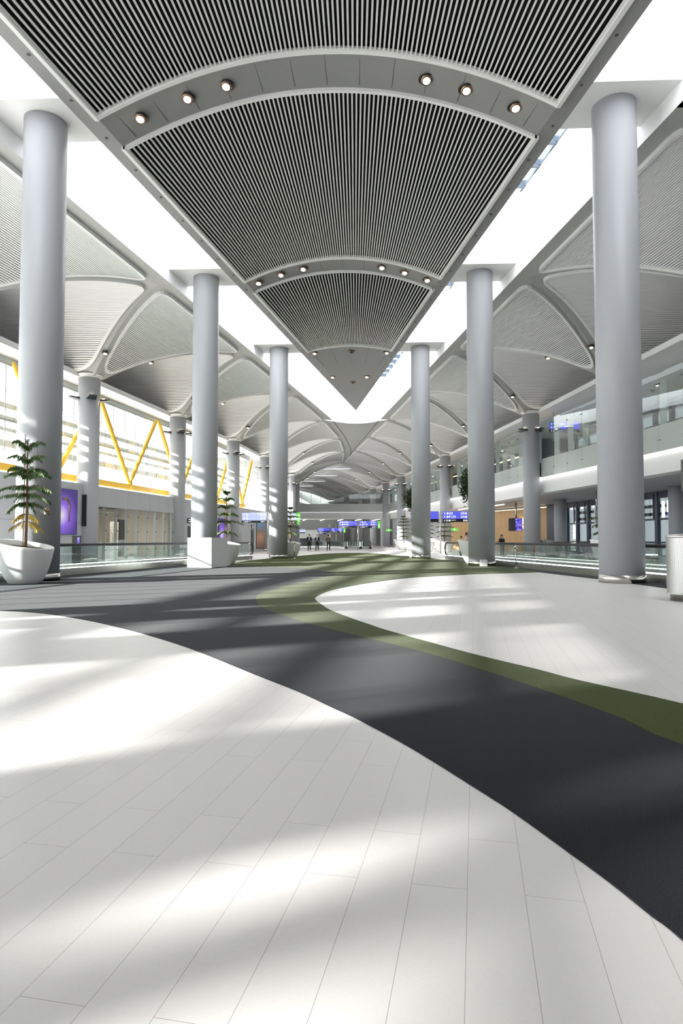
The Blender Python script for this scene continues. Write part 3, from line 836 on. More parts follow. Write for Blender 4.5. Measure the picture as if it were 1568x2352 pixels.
b.grid([[(FX(y, 5.6), y, z) for y in (34.9, 40, 46.3)] for z in (0, 3.4)], smooth=False)
for y in (34.9, 46.3): b.grid([[(FX(y, .3), y, z), (FX(y, 5.6), y, z)] for z in (0, 3.4)], smooth=False)
b.grid([[(FX(y, .05), y, 3.4) for y in (34.9, 40, 46.3)], [(FX(y, 5.6), y, 3.4) for y in (34.9, 40, 46.3)]], mi=1, smooth=False)
tag(b.build('wall_shop', [M['beige'], M['darksteel']]), kind='structure')
b = MB(); b.box((-17.2, 38.6, 1.35), (0.2, 1.0, 2.7)); b.box((-16.0, 43.4, 1.2), (0.2, 1.0, 2.4), 0, 1); b.box((-16.2, 45.2, 1.3), (.2, 1.2, 2.6), 0, 0)
tag(b.build('door_1', [M['darksteel'], M['beige']]), kind='structure')
for i, (x, y) in enumerate(((-15.9, 38.4), (-15.6, 40.6), (-15.2, 43.0))):
    b = MB(); b.box((x, y, 3.36), (0.3, 2.6, 0.04)); tag(b.build('strip_light', M['shopfill']), 'strip light added to brighten the shop, ' + ['left one behind the glass doors', 'middle one', 'right one near the second column'][i], 'strip light', 'strip lights added to brighten the shop')
b = MB(); b.box((-15.4, 40.0, 0.5), (0.7, 2.4, 1.0)); tag(b.build('shop_counter', M['paint']), 'white counter inside the glazed shop', 'counter')

def wall_flat(name, y0, y1, z0, z1, m, off=-0.07, thick=0.04, uv=False, parent=None):
    b = MB(); A, B = Vector((FX(y0, off), y0, 0)), Vector((FX(y1, off), y1, 0))
    b.beam((A.x, A.y, (z0+z1)/2), (B.x, B.y, (z0+z1)/2), thick, z1-z0)
    mats = [M['darksteel'] if uv else m]
    if uv:
        e = Vector((thick/2+0.004, 0, 0)); mats.append(m)
        b.quad(A+e+Vector((0,0,z0+.02)), B+e+Vector((0,0,z0+.02)), B+e+Vector((0,0,z1-.02)), A+e+Vector((0,0,z1-.02)), 1, True)
    return b.build(name, mats, parent)
o = thing('poster', 'tall violet backlit poster on the grey wall left of the first inner column', 'poster', (FX(32.4, -.04), 32.4, 1.45))
wall_flat('panel', 31.2, 33.75, 1.45, 3.8, M['poster'], uv=True, parent=o)
b = MB(); yy = 32.75; b.tube([(FX(yy+.25,-.08), yy+.25, 2.1), (FX(yy+.25,-.08), yy+.3, 2.9), (FX(yy,-.08), yy+.1, 3.3), (FX(yy-.4,-.08), yy-.35, 3.25)], [.05, .08, .10, .07], 8); b.build('picture_shape', M['bronze'], o)
b = MB(); b.beam((FX(31.3,-.075), 31.3, 1.68), (FX(33.7,-.075), 33.7, 1.68), .01, .4); b.build('picture_base', M['signblack'], o)
tag(wall_flat('wall_display', 34.22, 34.42, 1.9, 3.6, M['black'], -0.16, 0.22), 'narrow upright black display fixed to the wall beside the first inner column', 'display')
o = thing('kiosk', 'low black kiosk standing in front of the grey wall under the violet poster', 'kiosk', (-12.9, 31.0, 0))
b = MB(); b.box((-12.9, 31.0, 0.69), (0.28, 0.36, 1.38)); b.build('body', M['black'], o)
b = MB(); b.box((-12.76, 30.9, 1.15), (0.02, 0.26, 0.3)); b.build('screen', M['screen'], o)
def wall_sign(label, y, z, w, h, txt=None):
    o = thing('wall_sign', label, 'sign', (FX(y, -.06), y, z))
    wall_flat('plate', y-w/2, y+w/2, z-h/2, z+h/2, M['signblack'], -0.06, 0.05, parent=o)
    b = MB()
    for dz, a, c in ((.08, -.5, .3), (-.08, -.5, .42)):
        b.beam((FX(y+a*w*.8, -.095), y+a*w*.8, z+dz*h/.4), (FX(y+c*w, -.095), y+c*w, z+dz*h/.4), .01, h*.13)
    b.build('text_lines', M['signwhite'], o)
def dark_door(label, y, w, h=2.2):
    o = thing('wall_door', label, 'door', (FX(y, -.03), y, 0))
    wall_flat('leaf', y-w/2, y+w/2, 0.02, h, M['darksteel'], -0.03, 0.03, parent=o)
    b = MB(); b.box((FX(y+w*.35, -.07), y+w*.35, 1.05), (.04, .03, .3)); b.build('handle', M['steel'], o)
wall_sign('small black sign over the dark doorway just right of the second inner column', 48.5, 2.62, 1.0, .36)
dark_door('dark doorway in the left wall just right of the second inner column', 48.6, 1.0)
wall_sign('small black sign over the dark doorway near the landscape poster', 64.3, 2.5, .9, .36)
dark_door('dark doorway left of the landscape poster', 64.3, 1.0)
o = thing('poster', 'violet poster on the left wall half hidden behind the second pine', 'poster', (FX(55, -.04), 55, .8))
wall_flat('panel', 54.2, 55.8, .6, 3.0, M['poster'], uv=True, parent=o)
o = thing('poster', 'brown landscape poster on the left wall before the fourth inner column', 'poster', (FX(67.4, -.04), 67.4, .3))
wall_flat('panel', 65.8, 68.9, .25, 2.95, M['land'], uv=True, parent=o)
tag(wall_flat('service_hatch', 59.6, 60.7, .1, 1.9, M['rib'], -0.03, .03), 'pale grey service hatch in the wall right of the third inner column', 'hatch')
o = thing('call_point', 'small orange call point on the side of the nearest left tall column', 'call point', (-7.84, 18.04, 2.0))
b = MB(); b.box((-7.83, 18.03, 2.0), (.10, .12, .2), -0.75); b.build('box', M['rib'], o)
b = MB(); b.box((-7.79, 17.98, 2.0), (.05, .07, .12), -0.75); b.build('cover', M['orange'], o)

# ------------------------------------------------------------------ right side: balcony, screens, glazing
BFT = [(20.9,-17),(19.6,8),(18.5,15),(16.6,27),(14.7,38.9),(13.3,46.8),(11.8,57.8),(10.0,69.3),(8.1,80.8),(6.2,91.5),(4.4,102.0)]
def BX(y): return interp(BFT, y)
def GX(y): return interp(CR, y) + 7.6
b = MB()
by = [-17, 8, 15, 27, 38.9, 46.8, 57.8, 69.3, 80.8, 91.5, 102]
b.grid([[(BX(y), y, 4.46) for y in by], [(BX(y), y, 5.62) for y in by]], smooth=False)
b.grid([[(BX(y), y, 5.62) for y in by], [(GX(y)+.2, y, 5.62) for y in by]], smooth=False)
b.grid([[(BX(y), y, 4.46) for y in by], [(BX(y)+.9, y, 4.46) for y in by]], mi=0, smooth=False)
b.grid([[(BX(y)+.9, y, 4.46) for y in by], [(GX(y)+.2, y, 4.40) for y in by]], mi=1, smooth=False)
for i in range(1, 9):
    o_ = 0.9 + i*0.75
    b.grid([[(BX(y)+o_, y, 4.42) for y in by[4:]], [(BX(y)+o_+0.05, y, 4.42) for y in by[4:]]], mi=2, smooth=False)
    b.grid([[(BX(y)+o_, y, 4.42) for y in by[:5]], [(BX(y)+o_+0.05, y, 4.42) for y in by[:5]]], mi=2, smooth=False)
tag(b.build('balcony_slab', [M['paint'], M['greyceil'], M['joint']]), kind='structure')
b = MB(); b.grid([[(BX(y)-.10, y, 5.53) for y in by], [(BX(y)-.02, y, 5.53) for y in by]], smooth=False)
tag(b.build('cove_light', M['cove']), 'continuous white cove light glowing along the right balcony front', 'strip light')
sy = [8, 15, 23.4, 31, 38.9, 46.0, 46.7, 57.4, 58.1, 68.9, 69.7, 80.4, 81.2, 91.2, 92, 101.6]
scr = 0
for ya, yb in ((8, 22.9), (23.1, 34.5), (34.7, 46.0), (46.8, 57.5), (58.2, 68.9), (69.8, 80.4), (81.2, 91.2), (92, 101.6)):
    w = ['beyond the right edge', 'nearest in view at the right edge', 'between nearest tall and first inner column', 'behind the second tall column on the right',
         'behind the third inner column on the right', 'just left of the third right inner column', 'in front of the fifth right inner column', 'last before the far bridge'][scr]
    t = thing('glass_screen', 'glass balcony screen with grey lower panels, ' + w, 'glass screen', (BX(ya), ya, 5.5), 'glass screens along the right balcony'); scr += 1
    n = max(2, round((yb-ya)/1.9))
    for i in range(n):
        y0, y1 = ya+(yb-ya)*i/n+.012, ya+(yb-ya)*(i+1)/n-.012
        A, B = (BX(y0)-.13, y0), (BX(y1)-.13, y1)
        b = MB(); b.beam((*A, 6.18), (*B, 6.18), 0.024, 1.30); b.build('lower_panel', M['bglass'], t)
        b = MB(); b.quad((*A, 6.85), (*B, 6.85), (*B, 9.45), (*A, 9.45)); b.build('pane', M['gglass'], t)
        b = MB(); b.box((BX(y0)+.12, y0, 7.9), (0.34, 0.022, 2.5)); b.build('fin', M['fins'], t)
    b = MB()
    for i in range(n+1):
        y0 = ya+(yb-ya)*i/n
        for z in (6.1, 8.9):
            for dy in (-.1, .1): b.tube([(BX(y0)-.16, y0+dy, z), (BX(y0)-.10, y0+dy, z)], .028, 8)
    b.build('clamps', M['darksteel'], t)
    b = MB(); b.tube([(BX(ya)+.3, ya, 7.0), (BX(yb)+.3, yb, 7.0)], .035, 8); b.build('handrail', M['darksteel'], t)

wys = [-17, 0.4, 11.9, 23.4, 34.85, 46.3, 57.8]
for i, (ya, yb) in enumerate(zip(wys, wys[1:])):
    w = struct(f'window_{i+12}', (GX(ya), ya, 0))
    A, B = Vector((GX(ya), ya, 0)), Vector((GX(yb), yb, 0))
    b = MB(); n = 6
    for j in range(n+1 if yb > 57 else n):
        p = A.lerp(B, j/n); b.box((p.x, p.y, 5.05), (0.22, 0.34, 10.1), 0.14)
        b.box((p.x-.35, p.y-.25, 3.4), (0.08, 0.08, 1.7), .14)
    for z in (0.1, 1.0, 2.55, 4.2, 5.75, 7.3, 9.9): b.beam(A+Vector((0,0,z)), B+Vector((0,0,z)), 0.14, 0.12 if z != 4.2 else 0.5)
    b.build('frame', M['navy'], w)
    b = MB(); b.quad(A+Vector((.05,0,0)), B+Vector((.05,0,0)), B+Vector((.05,0,10.1)), A+Vector((.05,0,10.1))); b.build('pane', M['tglass'], w)
    for z in (2.95, 3.5, 7.2, 7.75, 8.3, 8.85):
        b = MB(); d = Vector((0.8, 0, z)); b.beam(A+d, B+d, 0.4, 0.2); b.build('louver', M['louver'], w)
b = MB()   # upper level back wall and wood clad gate wall
b.grid([[(GX(y)-1.2, y, z) for y in (57.8, 69.3, 80.8, 91.5, 102)] for z in (5.6, 10.1)], smooth=False)
b.grid([[(x, 57.8, z) for x in (15.2, 19.0)] for z in (5.6, 10.1)], smooth=False)
b.grid([[(17.5, 60.4, z), (18.75, 57.8, z)] for z in (0, 4.5)], smooth=False)
for y in (59.5, 61, 63, 65, 67, 70, 73, 76, 80, 84, 88): b.box((GX(y)-1.35, y, 7.8), (.14, .5, 4.4), 0, 1)
tag(b.build('wall_right_upper', [M['darksteel'], M['bronze']]), kind='structure')
b = MB(); b.beam((16.3, 59.0, 9.1), (9.3, 95, 9.1), 0.08, 0.10); tag(b.build('warm_strip_light', M['warmled']), 'warm strip light along the upper level wall on the right', 'strip light')
wood = struct('wall_right', (14.5, 68, 0))
A, B = Vector((11.0, 78.5, 0)), Vector((17.6, 60.5, 0)); n = 22
b = MB()
for i in range(n):
    p, q = A.lerp(B, i/n), A.lerp(B, (i+1)/n); e = (q-p)*0.01
    b.beam(p+e+Vector((0,0,2.05)), q-e+Vector((0,0,2.05)), .06, 4.1)
b.build('cladding', M['wood'], wood)
b = MB(); b.beam(A+Vector((.1,0,4.2)), B+Vector((.1,0,4.2)), .06, .08); b.build('cove_strip', M['warmled'], wood)
b = MB(); b.beam(A+Vector((0.1,0.1,2.2)), B+Vector((.1,.1,2.2)), .04, 4.4); b.build('backing', M['joint'], wood)
dW = (B-A).normalized(); rzW = math.atan2(dW.y, dW.x)
t = thing('gate_number', 'glowing gate number 35 on the wood clad wall beside the hanging screen', 'gate sign', (15.9, 64.6, 2.3))
pG = Vector((16.12, 64.05, 2.75))
text('35', 1.35, pG, (PI/2, 0, rzW), M['warmled'], t, 'numerals', 'CENTER', 0.05)
b = MB(); p = A.lerp(B, 0.86); b.beam(p+Vector((-.06,-.02,1.05)), p+dW*.35+Vector((-.06,-.02,1.05)), .03, 2.1)
tag(b.build('door_2', M['darksteel']), kind='structure')
for i, (y0, off) in enumerate(((62, 1.2), (60, 2.1))):
    b = MB(); b.beam((BX(y0)+off, y0, 4.40), (BX(y0+9)+off, y0+9, 4.40), .10, .03)
    tag(b.build('strip_light', M['cove']), ['white strip light under the balcony just above the large wayfinding sign', 'second white strip light under the balcony behind the large wayfinding sign'][i], 'strip light', 'strip lights under the balcony')
b = MB(); b.grid([[(x, y, z) for x, y in ((4.9, 103), (12.5, 97), (13.0, 80))] for z in (0, 4.4)], smooth=False)
tag(b.build('wall_right_far', M['panel']), kind='structure')
for x, y, l in ((19.8, 40.0, 'grey round column under the balcony at the right, above the steel bin'), (16.6, 53.0, 'white round column under the balcony beside the first inner column on the right')):
    t = thing('column', l, 'column', (x, y, 0))
    b = MB(); b.lathe([(.48, 0), (.48, 4.4)], 40, (x, y, 0)); b.build('shaft', M['column'], t)

# ------------------------------------------------------------------ far bridge and end of the hall
br = struct('footbridge', (-3.4, 102, 4.46))
b = MB(); b.box((-4.3, 103.2, 5.0), (16.6, 2.4, 1.08)); b.build('deck', M['paint'], br)
for i in range(11):
    x0 = -12.4+i*1.49
    b = MB(); b.box((x0+.745, 101.9, 6.17), (1.47, .03, 1.30)); b.build('lower_panel', M['bglass'], br)
    b = MB(); b.quad((x0+.01, 101.9, 6.84), (x0+1.48, 101.9, 6.84), (x0+1.48, 101.9, 8.6), (x0+.01, 101.9, 8.6)); b.build('pane', M['gglass'], br)
b = MB()
for i in range(12): b.box((-12.4+i*1.49, 102.1, 7.7), (.025, .3, 1.9))
b.build('fin', M['fins'], br)
b = MB(); b.beam((-12.4, 101.84, 5.5), (4, 101.84, 5.5), .06, .05); b.build('cove_light', M['crown'], br)
b = MB()
pl = [(-9.9, 89), (-12.9, 101), (-15.5, 112), (-19.5, 125), (-26, 142), (-32, 156)]; prr = [(5.2, 104), (4.0, 115), (2, 127), (-1.5, 142), (-7, 160)]
b.grid([[(x, y, z) for x, y in pl] for z in (4.3, 14)], smooth=False); b.grid([[(x, y, z) for x, y in pl[:2]] for z in (0, 4.3)], smooth=False); b.grid([[(x, y, z) for x, y in pl[2:]] for z in (0, 4.3)], smooth=False)
b.grid([[(x+3.5, y, z) for x, y in prr] for z in (0, 14)], smooth=False)
b.grid([[(-36, 152, z), (4, 152, z)] for z in (0, 14)], smooth=False)
tag(b.build('wall_back', M['rib']), kind='structure')
b = MB()
for x, y in [(-2.0+1.9*i*-1, 118+5.2*i) for i in range(0, 7)]:
    b.box((x+5.6, y, 2.4), (.5, 1.2, 4.8), .2)
tag(b.build('wall_fins', M['paint']), kind='structure')
b = MB(); b.box((-11.5, 118, 2.2), (7, .3, 1.5), 0); tag(b.build('trim_2', M['bglass']), kind='structure')
b = MB(); b.box((-12.8, 121, 1.0), (6.5, .3, 2.0)); tag(b.build('door_3', M['darksteel']), kind='structure')
b = MB()
for i in range(5): b.beam((-9+i*3, 104.8, 4.5), (-10.2+i*3, 112, 4.5), .12, .05)  # glowing strips added to brighten the far hall beyond the bridge
tag(b.build('strip_light', M['cove']), 'strip lights added under the far footbridge to brighten the hall', 'strip light')

crown = [(-3.9, 103.6), (-6.6, 114.5), (-9.5, 125.5), (-12.8, 136.5), (-16.5, 147)]
for (x, y), w in zip(crown, W_):
    b = MB(); b.lathe([(0, 0), (1, 0), (1, .05), (0, .05)], 32); b.v = [(x+v[0]*2.2, y+v[1]*.55, 12.5+v[2]) for v in b.v]
    tag(b.build('crown_light', M['crown']), f'pale oval light at the crown of the far vault, {w} beyond the footbridge', 'ceiling light', 'oval crown lights of the far vault')

# ------------------------------------------------------------------ moving walkways
def walkway(side, label):
    s = -1 if side == 'left' else 1
    t = thing('moving_walkway', label, 'moving walkway', (s*walk(24), 24, 0))
    y0, y1 = 9.0, 39.3
    X = lambda y, o: s*(walk(y)+o)
    for k, o in enumerate((0.10, 1.95)):
        b = MB()
        n = 20
        for i in range(n):
            a, c = y0+(y1-y0)*i/n, y0+(y1-y0)*(i+1)/n
            b.beam((X(a, o), a+.004, .12), (X(c, o), c-.004, .12), .20, .235)
        b.build('plinth', M['plinth'], t)
        b = MB(); b.beam((X(y0, o-.07), y0, .252), (X(y1, o-.07), y1, .252), .028, .03); b.build('light_strip', M['led'], t)
        for i in range(16):
            a, c = y0+(y1-y0)*i/16+.012, y0+(y1-y0)*(i+1)/16-.012
            b = MB(); b.quad((X(a, o), a, .24), (X(c, o), c, .24), (X(c, o), c, .97), (X(a, o), a, .97)); b.build('glass_panel', M['gglass'], t)
        pts = [(X(y0, o), y0, 1.0), (X(y1, o), y1, 1.0)]
        for a in range(0, 181, 20):
            A = math.radians(90-a); pts.append((X(y1+.36*math.cos(A), o), y1+.36*math.cos(A), .64+.36*math.sin(A)))
        pts.append((X(y1-.1, o), y1-.1, .28))
        b = MB(); b.tube(pts, .045, 10); b.build('handrail', M['black'], t)
    b = MB(); b.grid([[(X(y, .2), y, .06) for y in (y0, y1)], [(X(y, 1.85), y, .06) for y in (y0, y1)]], smooth=False)
    b.build('belt', M['rib'], t)
    return t
walkway('left', 'long moving walkway with glass sides and lit plinth along the left columns')
walkway('right', 'long moving walkway with glass sides and lit plinth along the right columns')
def far_walk(x, y, label):
    t = thing('moving_walkway', label, 'moving walkway', (x, y, 0), 'moving walkways in the far hall')
    d = Vector((-.27, 1, 0)).normalized(); p = Vector((x, y, 0)); q = p + d*30
    nrm = Vector((d.y, -d.x, 0))
    for o in (0, ):
        a, c = p+nrm*o, q+nrm*o
        b = MB(); b.beam(a+Vector((0,0,.1)), c+Vector((0,0,.1)), .18, .2); b.build('plinth', M['steel'], t)
        b = MB(); u_ = Vector((0,0,1)); b.quad(a+u_*.2, c+u_*.2, c+u_*.95, a+u_*.95); b.build('glass_panel', M['gglass'], t)
        pts = [c+Vector((0,0,.98)), a+Vector((0,0,.98))] + [a-d*(.33*math.sin(math.radians(g)))+Vector((0,0,.63+.33*math.cos(math.radians(g)))) for g in range(0, 181, 30)]
        b = MB(); b.tube(pts, .05, 8); b.build('handrail', M['black'], t)
        b = MB(); b.box(a-d*.05+Vector((0,0,.14)), (.34, .5, .28)); b.build('newel_foot', M['black'], t)
far_walk(-1.75, 84.5, 'leftmost of the three glass sided walkway ends in the far hall')
far_walk(0.1, 84.0, 'middle of the three glass sided walkway ends, just left of the far sign post')
far_walk(1.35, 84.3, 'rightmost of the three glass sided walkway ends, right of the far sign post')

# ------------------------------------------------------------------ planters with trees
def planter(t, x, y, R=0.76, H=1.1, tilt=0.17, tdir=(1.0, -0.25)):
    td = Vector(tdir).normalized()
    prof = [(0.0, 0.0), (0.34, 0.0), (0.40, 0.03), (0.50, 0.18), (0.60, 0.42), (0.685, 0.72), (0.735, 0.95), (0.76, 1.05), (0.752, 1.075), (0.72, 1.06), (0.69, 0.95), (0.0, 0.93)]
    n = 56; b = MB(); vs = []
    for r, z in prof:
        for k in range(n):
            a = 2*PI*k/n; px, py = math.cos(a)*r*R/.76, math.sin(a)*r*R/.76
            lean = -(px*td.x+py*td.y)*tilt*max(0, z/1.05)**1.5*1.0
            off = td*(-0.06)*(z/1.05)
            vs.append((x+px+off.x, y+py+off.y, z*H/1.1+lean))
    m = len(prof)
    fs = [(i*n+k, i*n+(k+1)%n, (i+1)*n+(k+1)%n, (i+1)*n+k) for i in range(m-2) for k in range(n)]
    b.add(vs, fs, 0, True); b.build('planter', M['planter'], t)
    b2 = MB(); b2.add(vs, [((m-2)*n+k, (m-2)*n+(k+1)%n, (m-1)*n+(k+1)%n) for k in range(n)], 0, True); b2.build('soil', M['soil'], t)
    return 0.95*H/1.1

def pine(x, y, label, h=2.85, whorls=None, seed=1, rz=0.0, group='pines in white planters', spread=1.0, R=0.76, dens=1.0):
    rnd = random.Random(seed)
    t = thing('potted_pine', label, 'potted tree', (x, y, 0), group)
    z0 = planter(t, x, y, R=R)
    b = MB(); b.tube([(x, y, z0-.05), (x+.02, y, z0+h*.4), (x, y, z0+h*.75), (x+.01, y, z0+h)], [.04, .034, .022, .006], 8); b.build('trunk', M['trunk'], t)
    if R > .7:
        b = MB(); b.tube([(x-.06, y-.02, z0-.05), (x-.055, y-.02, z0+h+.12)], .010, 6); b.build('stake', M['trunk'], t)
    for f, L, rise, droop, yel in whorls:
        bm = MB(); zb = z0+h*f; nb = 5 if not yel else 4; a0 = rnd.random()*6
        tw = MB()
        for k in range(nb):
            a = a0+2*PI*k/nb+rnd.uniform(-.2, .2); Lb = L*spread*rnd.uniform(.8, 1.1)
            dx, dy = math.cos(a), math.sin(a); pts = []
            N = 12
            for i in range(N+1):
                u = i/N; pts.append(Vector((x+dx*Lb*u, y+dy*Lb*u, zb+rise*math.sin(u*PI*.9)-droop*u*u+.35*droop*max(0, u-.7)+ rnd.uniform(-.012, .012))))
            tw.tube(pts, [.012*(1-.8*i/N) for i in range(N+1)], 5, 0)
            side = Vector((-dy, dx, 0))
            for i in range(1, N+1):
                if yel and i < 3: continue
                nn = int((14 if not yel else 5)*dens)
                for _ in range(nn):
                    u = (i-1+rnd.random())/N; p = pts[i-1].lerp(pts[i], u*N-(i-1))
                    sgn = rnd.choice((-1, 1)); ln = rnd.uniform(.06, .15)*(1.15-.45*u)*(1.1 if yel else 1)
                    hang = rnd.uniform(.6, 1.2) if not yel else 1.2
                    tip = p + side*sgn*ln*rnd.uniform(.1, .55) + Vector((dx, dy, 0))*ln*.35 - Vector((0,0,ln*hang))
                    if not yel and rnd.random() < .35: tip = p + side*sgn*ln*.7+Vector((dx,dy,0))*ln*.5+Vector((0,0,ln*.25))
                    w = Vector((dx, dy, .2)).normalized()*rnd.uniform(.006, .012)
                    mid = p.lerp(tip, .55)
                    bm.add([p-w*.5, p+w*.5, mid+w, tip, mid-w], [(0,1,2,4),(4,2,3)])
        wo = bm.build('branch_whorl', M['needle_y'] if yel else M['needle'], t)
        if yel: wo['label'] = 'yellowed lower branches'
        tw.build('twigs', M['trunk'], wo)
    return t
WH = [(0.915, .42, .14, -.10, 0), (0.79, .50, .14, -.05, 0), (0.70, .55, .10, .02, 0), (0.655, .72, .10, .02, 0), (0.555, .78, .06, .16, 0), (0.49, .80, .05, .24, 0), (0.405, .60, .06, .30, 0), (0.31, .46, .02, .20, 1), (0.245, .52, .0, .26, 1)]
pine(-7.9, 17.05, 'near potted pine with yellowed lower branches in a big white planter, left edge', 2.95, WH, 3)
WH2 = [(0.97, .16, .06, -.05, 0), (0.84, .42, .10, .0, 0), (0.70, .62, .10, .06, 0), (0.58, .72, .06, .14, 0), (0.44, .78, .05, .2, 0), (0.24, .66, .05, .24, 0)]
pine(-5.70, 31.5, 'potted pine in a white planter right of the second tall column on the left', 2.6, WH2, 5)
WH3 = [(0.97, .2, .06, -.05, 0), (0.86, .42, .08, .0, 0), (0.74, .62, .08, .06, 0), (0.62, .8, .06, .14, 0), (0.48, .8, .05, .2, 0), (0.30, .7, .05, .24, 0)]
pine(-4.0, 43.3, 'potted pine in a white planter right of the third tall column on the left', 2.4, WH3, 7)
WH4 = [(0.97, .25, .05, .0, 0), (0.85, .5, .06, .04, 0), (0.72, .68, .06, .06, 0), (0.58, .78, .05, .08, 0), (0.44, .82, .05, .12, 0), (0.3, .7, .05, .18, 0)]
pine(11.95, 29.5, 'potted pine beyond the right walkway, half hidden by the nearest tall column', 2.1, WH4, 9)
WH5 = [(0.97, .3, .05, .0, 0), (0.87, .5, .06, .0, 0), (0.76, .75, .06, .0, 0), (0.64, .95, .05, .04, 0), (0.5, 1.1, .05, .08, 0), (0.36, 1.1, .05, .14, 0), (0.22, .9, .05, .2, 0)]
pine(5.35, 78.0, 'far potted pine seen just left of the third tall column on the right', 3.1, WH5, 11, R=1.15)
pine(8.55, 63.5, 'far potted pine standing right behind the post of the large wayfinding sign', 3.0, WH5, 13, R=1.0, spread=.9)
pine(7.05, 66.0, 'dark far potted pine just left of the post of the large wayfinding sign', 2.6, WH5, 17, R=.9, spread=.8)

def round_tree(x, y, label, zc, rr, seed):
    rnd = random.Random(seed)
    t = thing('potted_tree', label, 'potted tree', (x, y, 0), 'round crowned trees in white planters')
    z0 = planter(t, x, y)
    b = MB(); b.tube([(x, y, z0-.05), (x+.03, y, z0+.8), (x, y, zc)], [.05, .045, .03], 8)
    for k in range(7):
        a = k*.9; b.tube([(x, y, zc-rr*.5), (x+math.cos(a)*rr*.6, y+math.sin(a)*rr*.6, zc+rr*(k%3-.8)*.5)], [.02, .006], 5)
    b.build('trunk', M['trunk'], t)
    b = MB()
    for _ in range(4600):
        d = Vector((rnd.gauss(0,1), rnd.gauss(0,1), rnd.gauss(0,1))).normalized()
        r = rr*(rnd.random()**.4)*(1+.14*math.sin(d.x*5+seed)+.14*math.sin(d.y*6+d.z*5))
        p = Vector((x, y, zc))+Vector((d.x*r, d.y*r, d.z*r*1.12))
        if rnd.random() < .1: p.z -= rnd.uniform(.0, .5)*rr
        q = Vector((rnd.gauss(0,1), rnd.gauss(0,1), rnd.gauss(0,.6))).normalized()*.065
        w = q.cross(Vector((rnd.gauss(0,1), rnd.gauss(0,1), rnd.gauss(0,1))).normalized()).normalized()*.027
        b.add([p-q, p+w, p+q, p-w], [(0,1,2,3)])
    b.build('crown', M['leaf'], t)
round_tree(6.35, 31.55, 'round crowned tree in a white planter behind the second tall column on the right', 3.85, .78, 4)
round_tree(4.35, 43.5, 'round crowned tree in a white planter behind the third tall column on the right', 3.9, .85, 8)

# ------------------------------------------------------------------ pedestal, bins, posts and small things
t = thing('pedestal', 'plain square white pedestal at the foot of the second tall column on the left', 'pedestal', (-5.68, 27.9, 0))
b = MB(); b.box((-5.70, 27.92, .635), (1.17, 1.35, 1.27), -.30); b.build('body', M['paint'], t)
b = MB(); b.box((-5.70, 27.92, .01), (1.18, 1.36, .02), -.30); b.build('foot', M['steel'], t)
b = MB(); b.box((6.36, 29.3, .15), (.30, .22, .30)); tag(b.build('cable_box', M['paint']), 'small white box on the carpet against the second tall column on the right', 'box')

def bin_(x, y, r, h, label, perf=True):
    t = thing('waste_bin', label, 'waste bin', (x, y, 0))
    n = 64; b = MB()
    vs = [(x+r*math.cos(2*PI*k/n), y+r*math.sin(2*PI*k/n), z) for z in (.13, h-.03) for k in range(n)]
    b.add(vs, [(k, (k+1)%n, n+(k+1)%n, n+k) for k in range(n)], 0, True)
    for k in range(n): b.uv[k] = [(k/n, 0), ((k+1)/n, 0), ((k+1)/n, 1), (k/n, 1)]
    b.build('body', M['perf'], t)
    b = MB(); b.lathe([(r*.86, 0), (r*.86, .125), (r*.9, .13)], 48, (x, y, 0)); b.build('base', M['steel'], t)
    b = MB(); b.lathe([(r*.99, .125), (r+.006, .128), (r+.006, .15), (r*.99, .155)], 48, (x, y, 0)); b.build('lower_band', M['steel'], t)
    b = MB(); b.lathe([(r+.004, h-.05), (r+.004, h-.01), (r-.02, h+.012), (r*.62, h+.03), (r*.6, h+.01), (r*.6, h-.1), (0, h-.1)], 48, (x, y, 0)); b.build('lid', M['steel'], t)
bin_(7.52, 13.0, .40, 1.27, 'large round perforated steel bin at the right edge beside the nearest tall column')
bin_(13.55, 46.6, .28, 1.15, 'small steel bin beyond the right walkway beside the first inner column')
bin_(14.18, 47.0, .28, 1.15, 'second small steel bin just right of the first inner column on the right')

def post(x, y, h, label, head=True):
    t = thing('post', label, 'post', (x, y, 0), 'slim steel posts with sensor heads')
    b = MB(); b.lathe([(.02, 0), (.02, h)], 12, (x, y, 0)); b.build('shaft', M['steel'], t)
    b = MB(); b.lathe([(.12, 0), (.12, .015), (.03, .03)], 20, (x, y, 0)); b.build('foot', M['steel'], t)
    if head:
        b = MB(); b.lathe([(0, h-.08), (.07, h-.05), (.08, h), (.05, h+.06), (0, h+.07)], 16, (x, y, 0)); b.build('head', M['steel'], t)
post(7.35, 27.3, .88, 'slim steel post with round head in front of the right walkway')
post(-3.42, 40.7, 1.0, 'slim steel post in front of the third planter on the left', True)
post(-5.75, 38.0, .95, 'slim steel post at the left walkway end, left of the third tall column', True)
t = thing('fire_extinguisher', 'red fire extinguisher at the foot of the first inner column on the right', 'fire extinguisher', (12.6, 45.4, 0))
b = MB(); b.lathe([(.09, .3), (.09, .8), (.04, .88)], 16, (12.6, 45.4, 0)); b.build('cylinder', M['red'], t)
b = MB(); b.tube([(12.6, 45.4, .85), (12.6, 45.4, .98), (12.72, 45.38, 1.0)], .02, 6); b.lathe([(.015, 0), (.015, .32)], 8, (12.6, 45.4, 0)); b.build('valve', M['darksteel'], t)

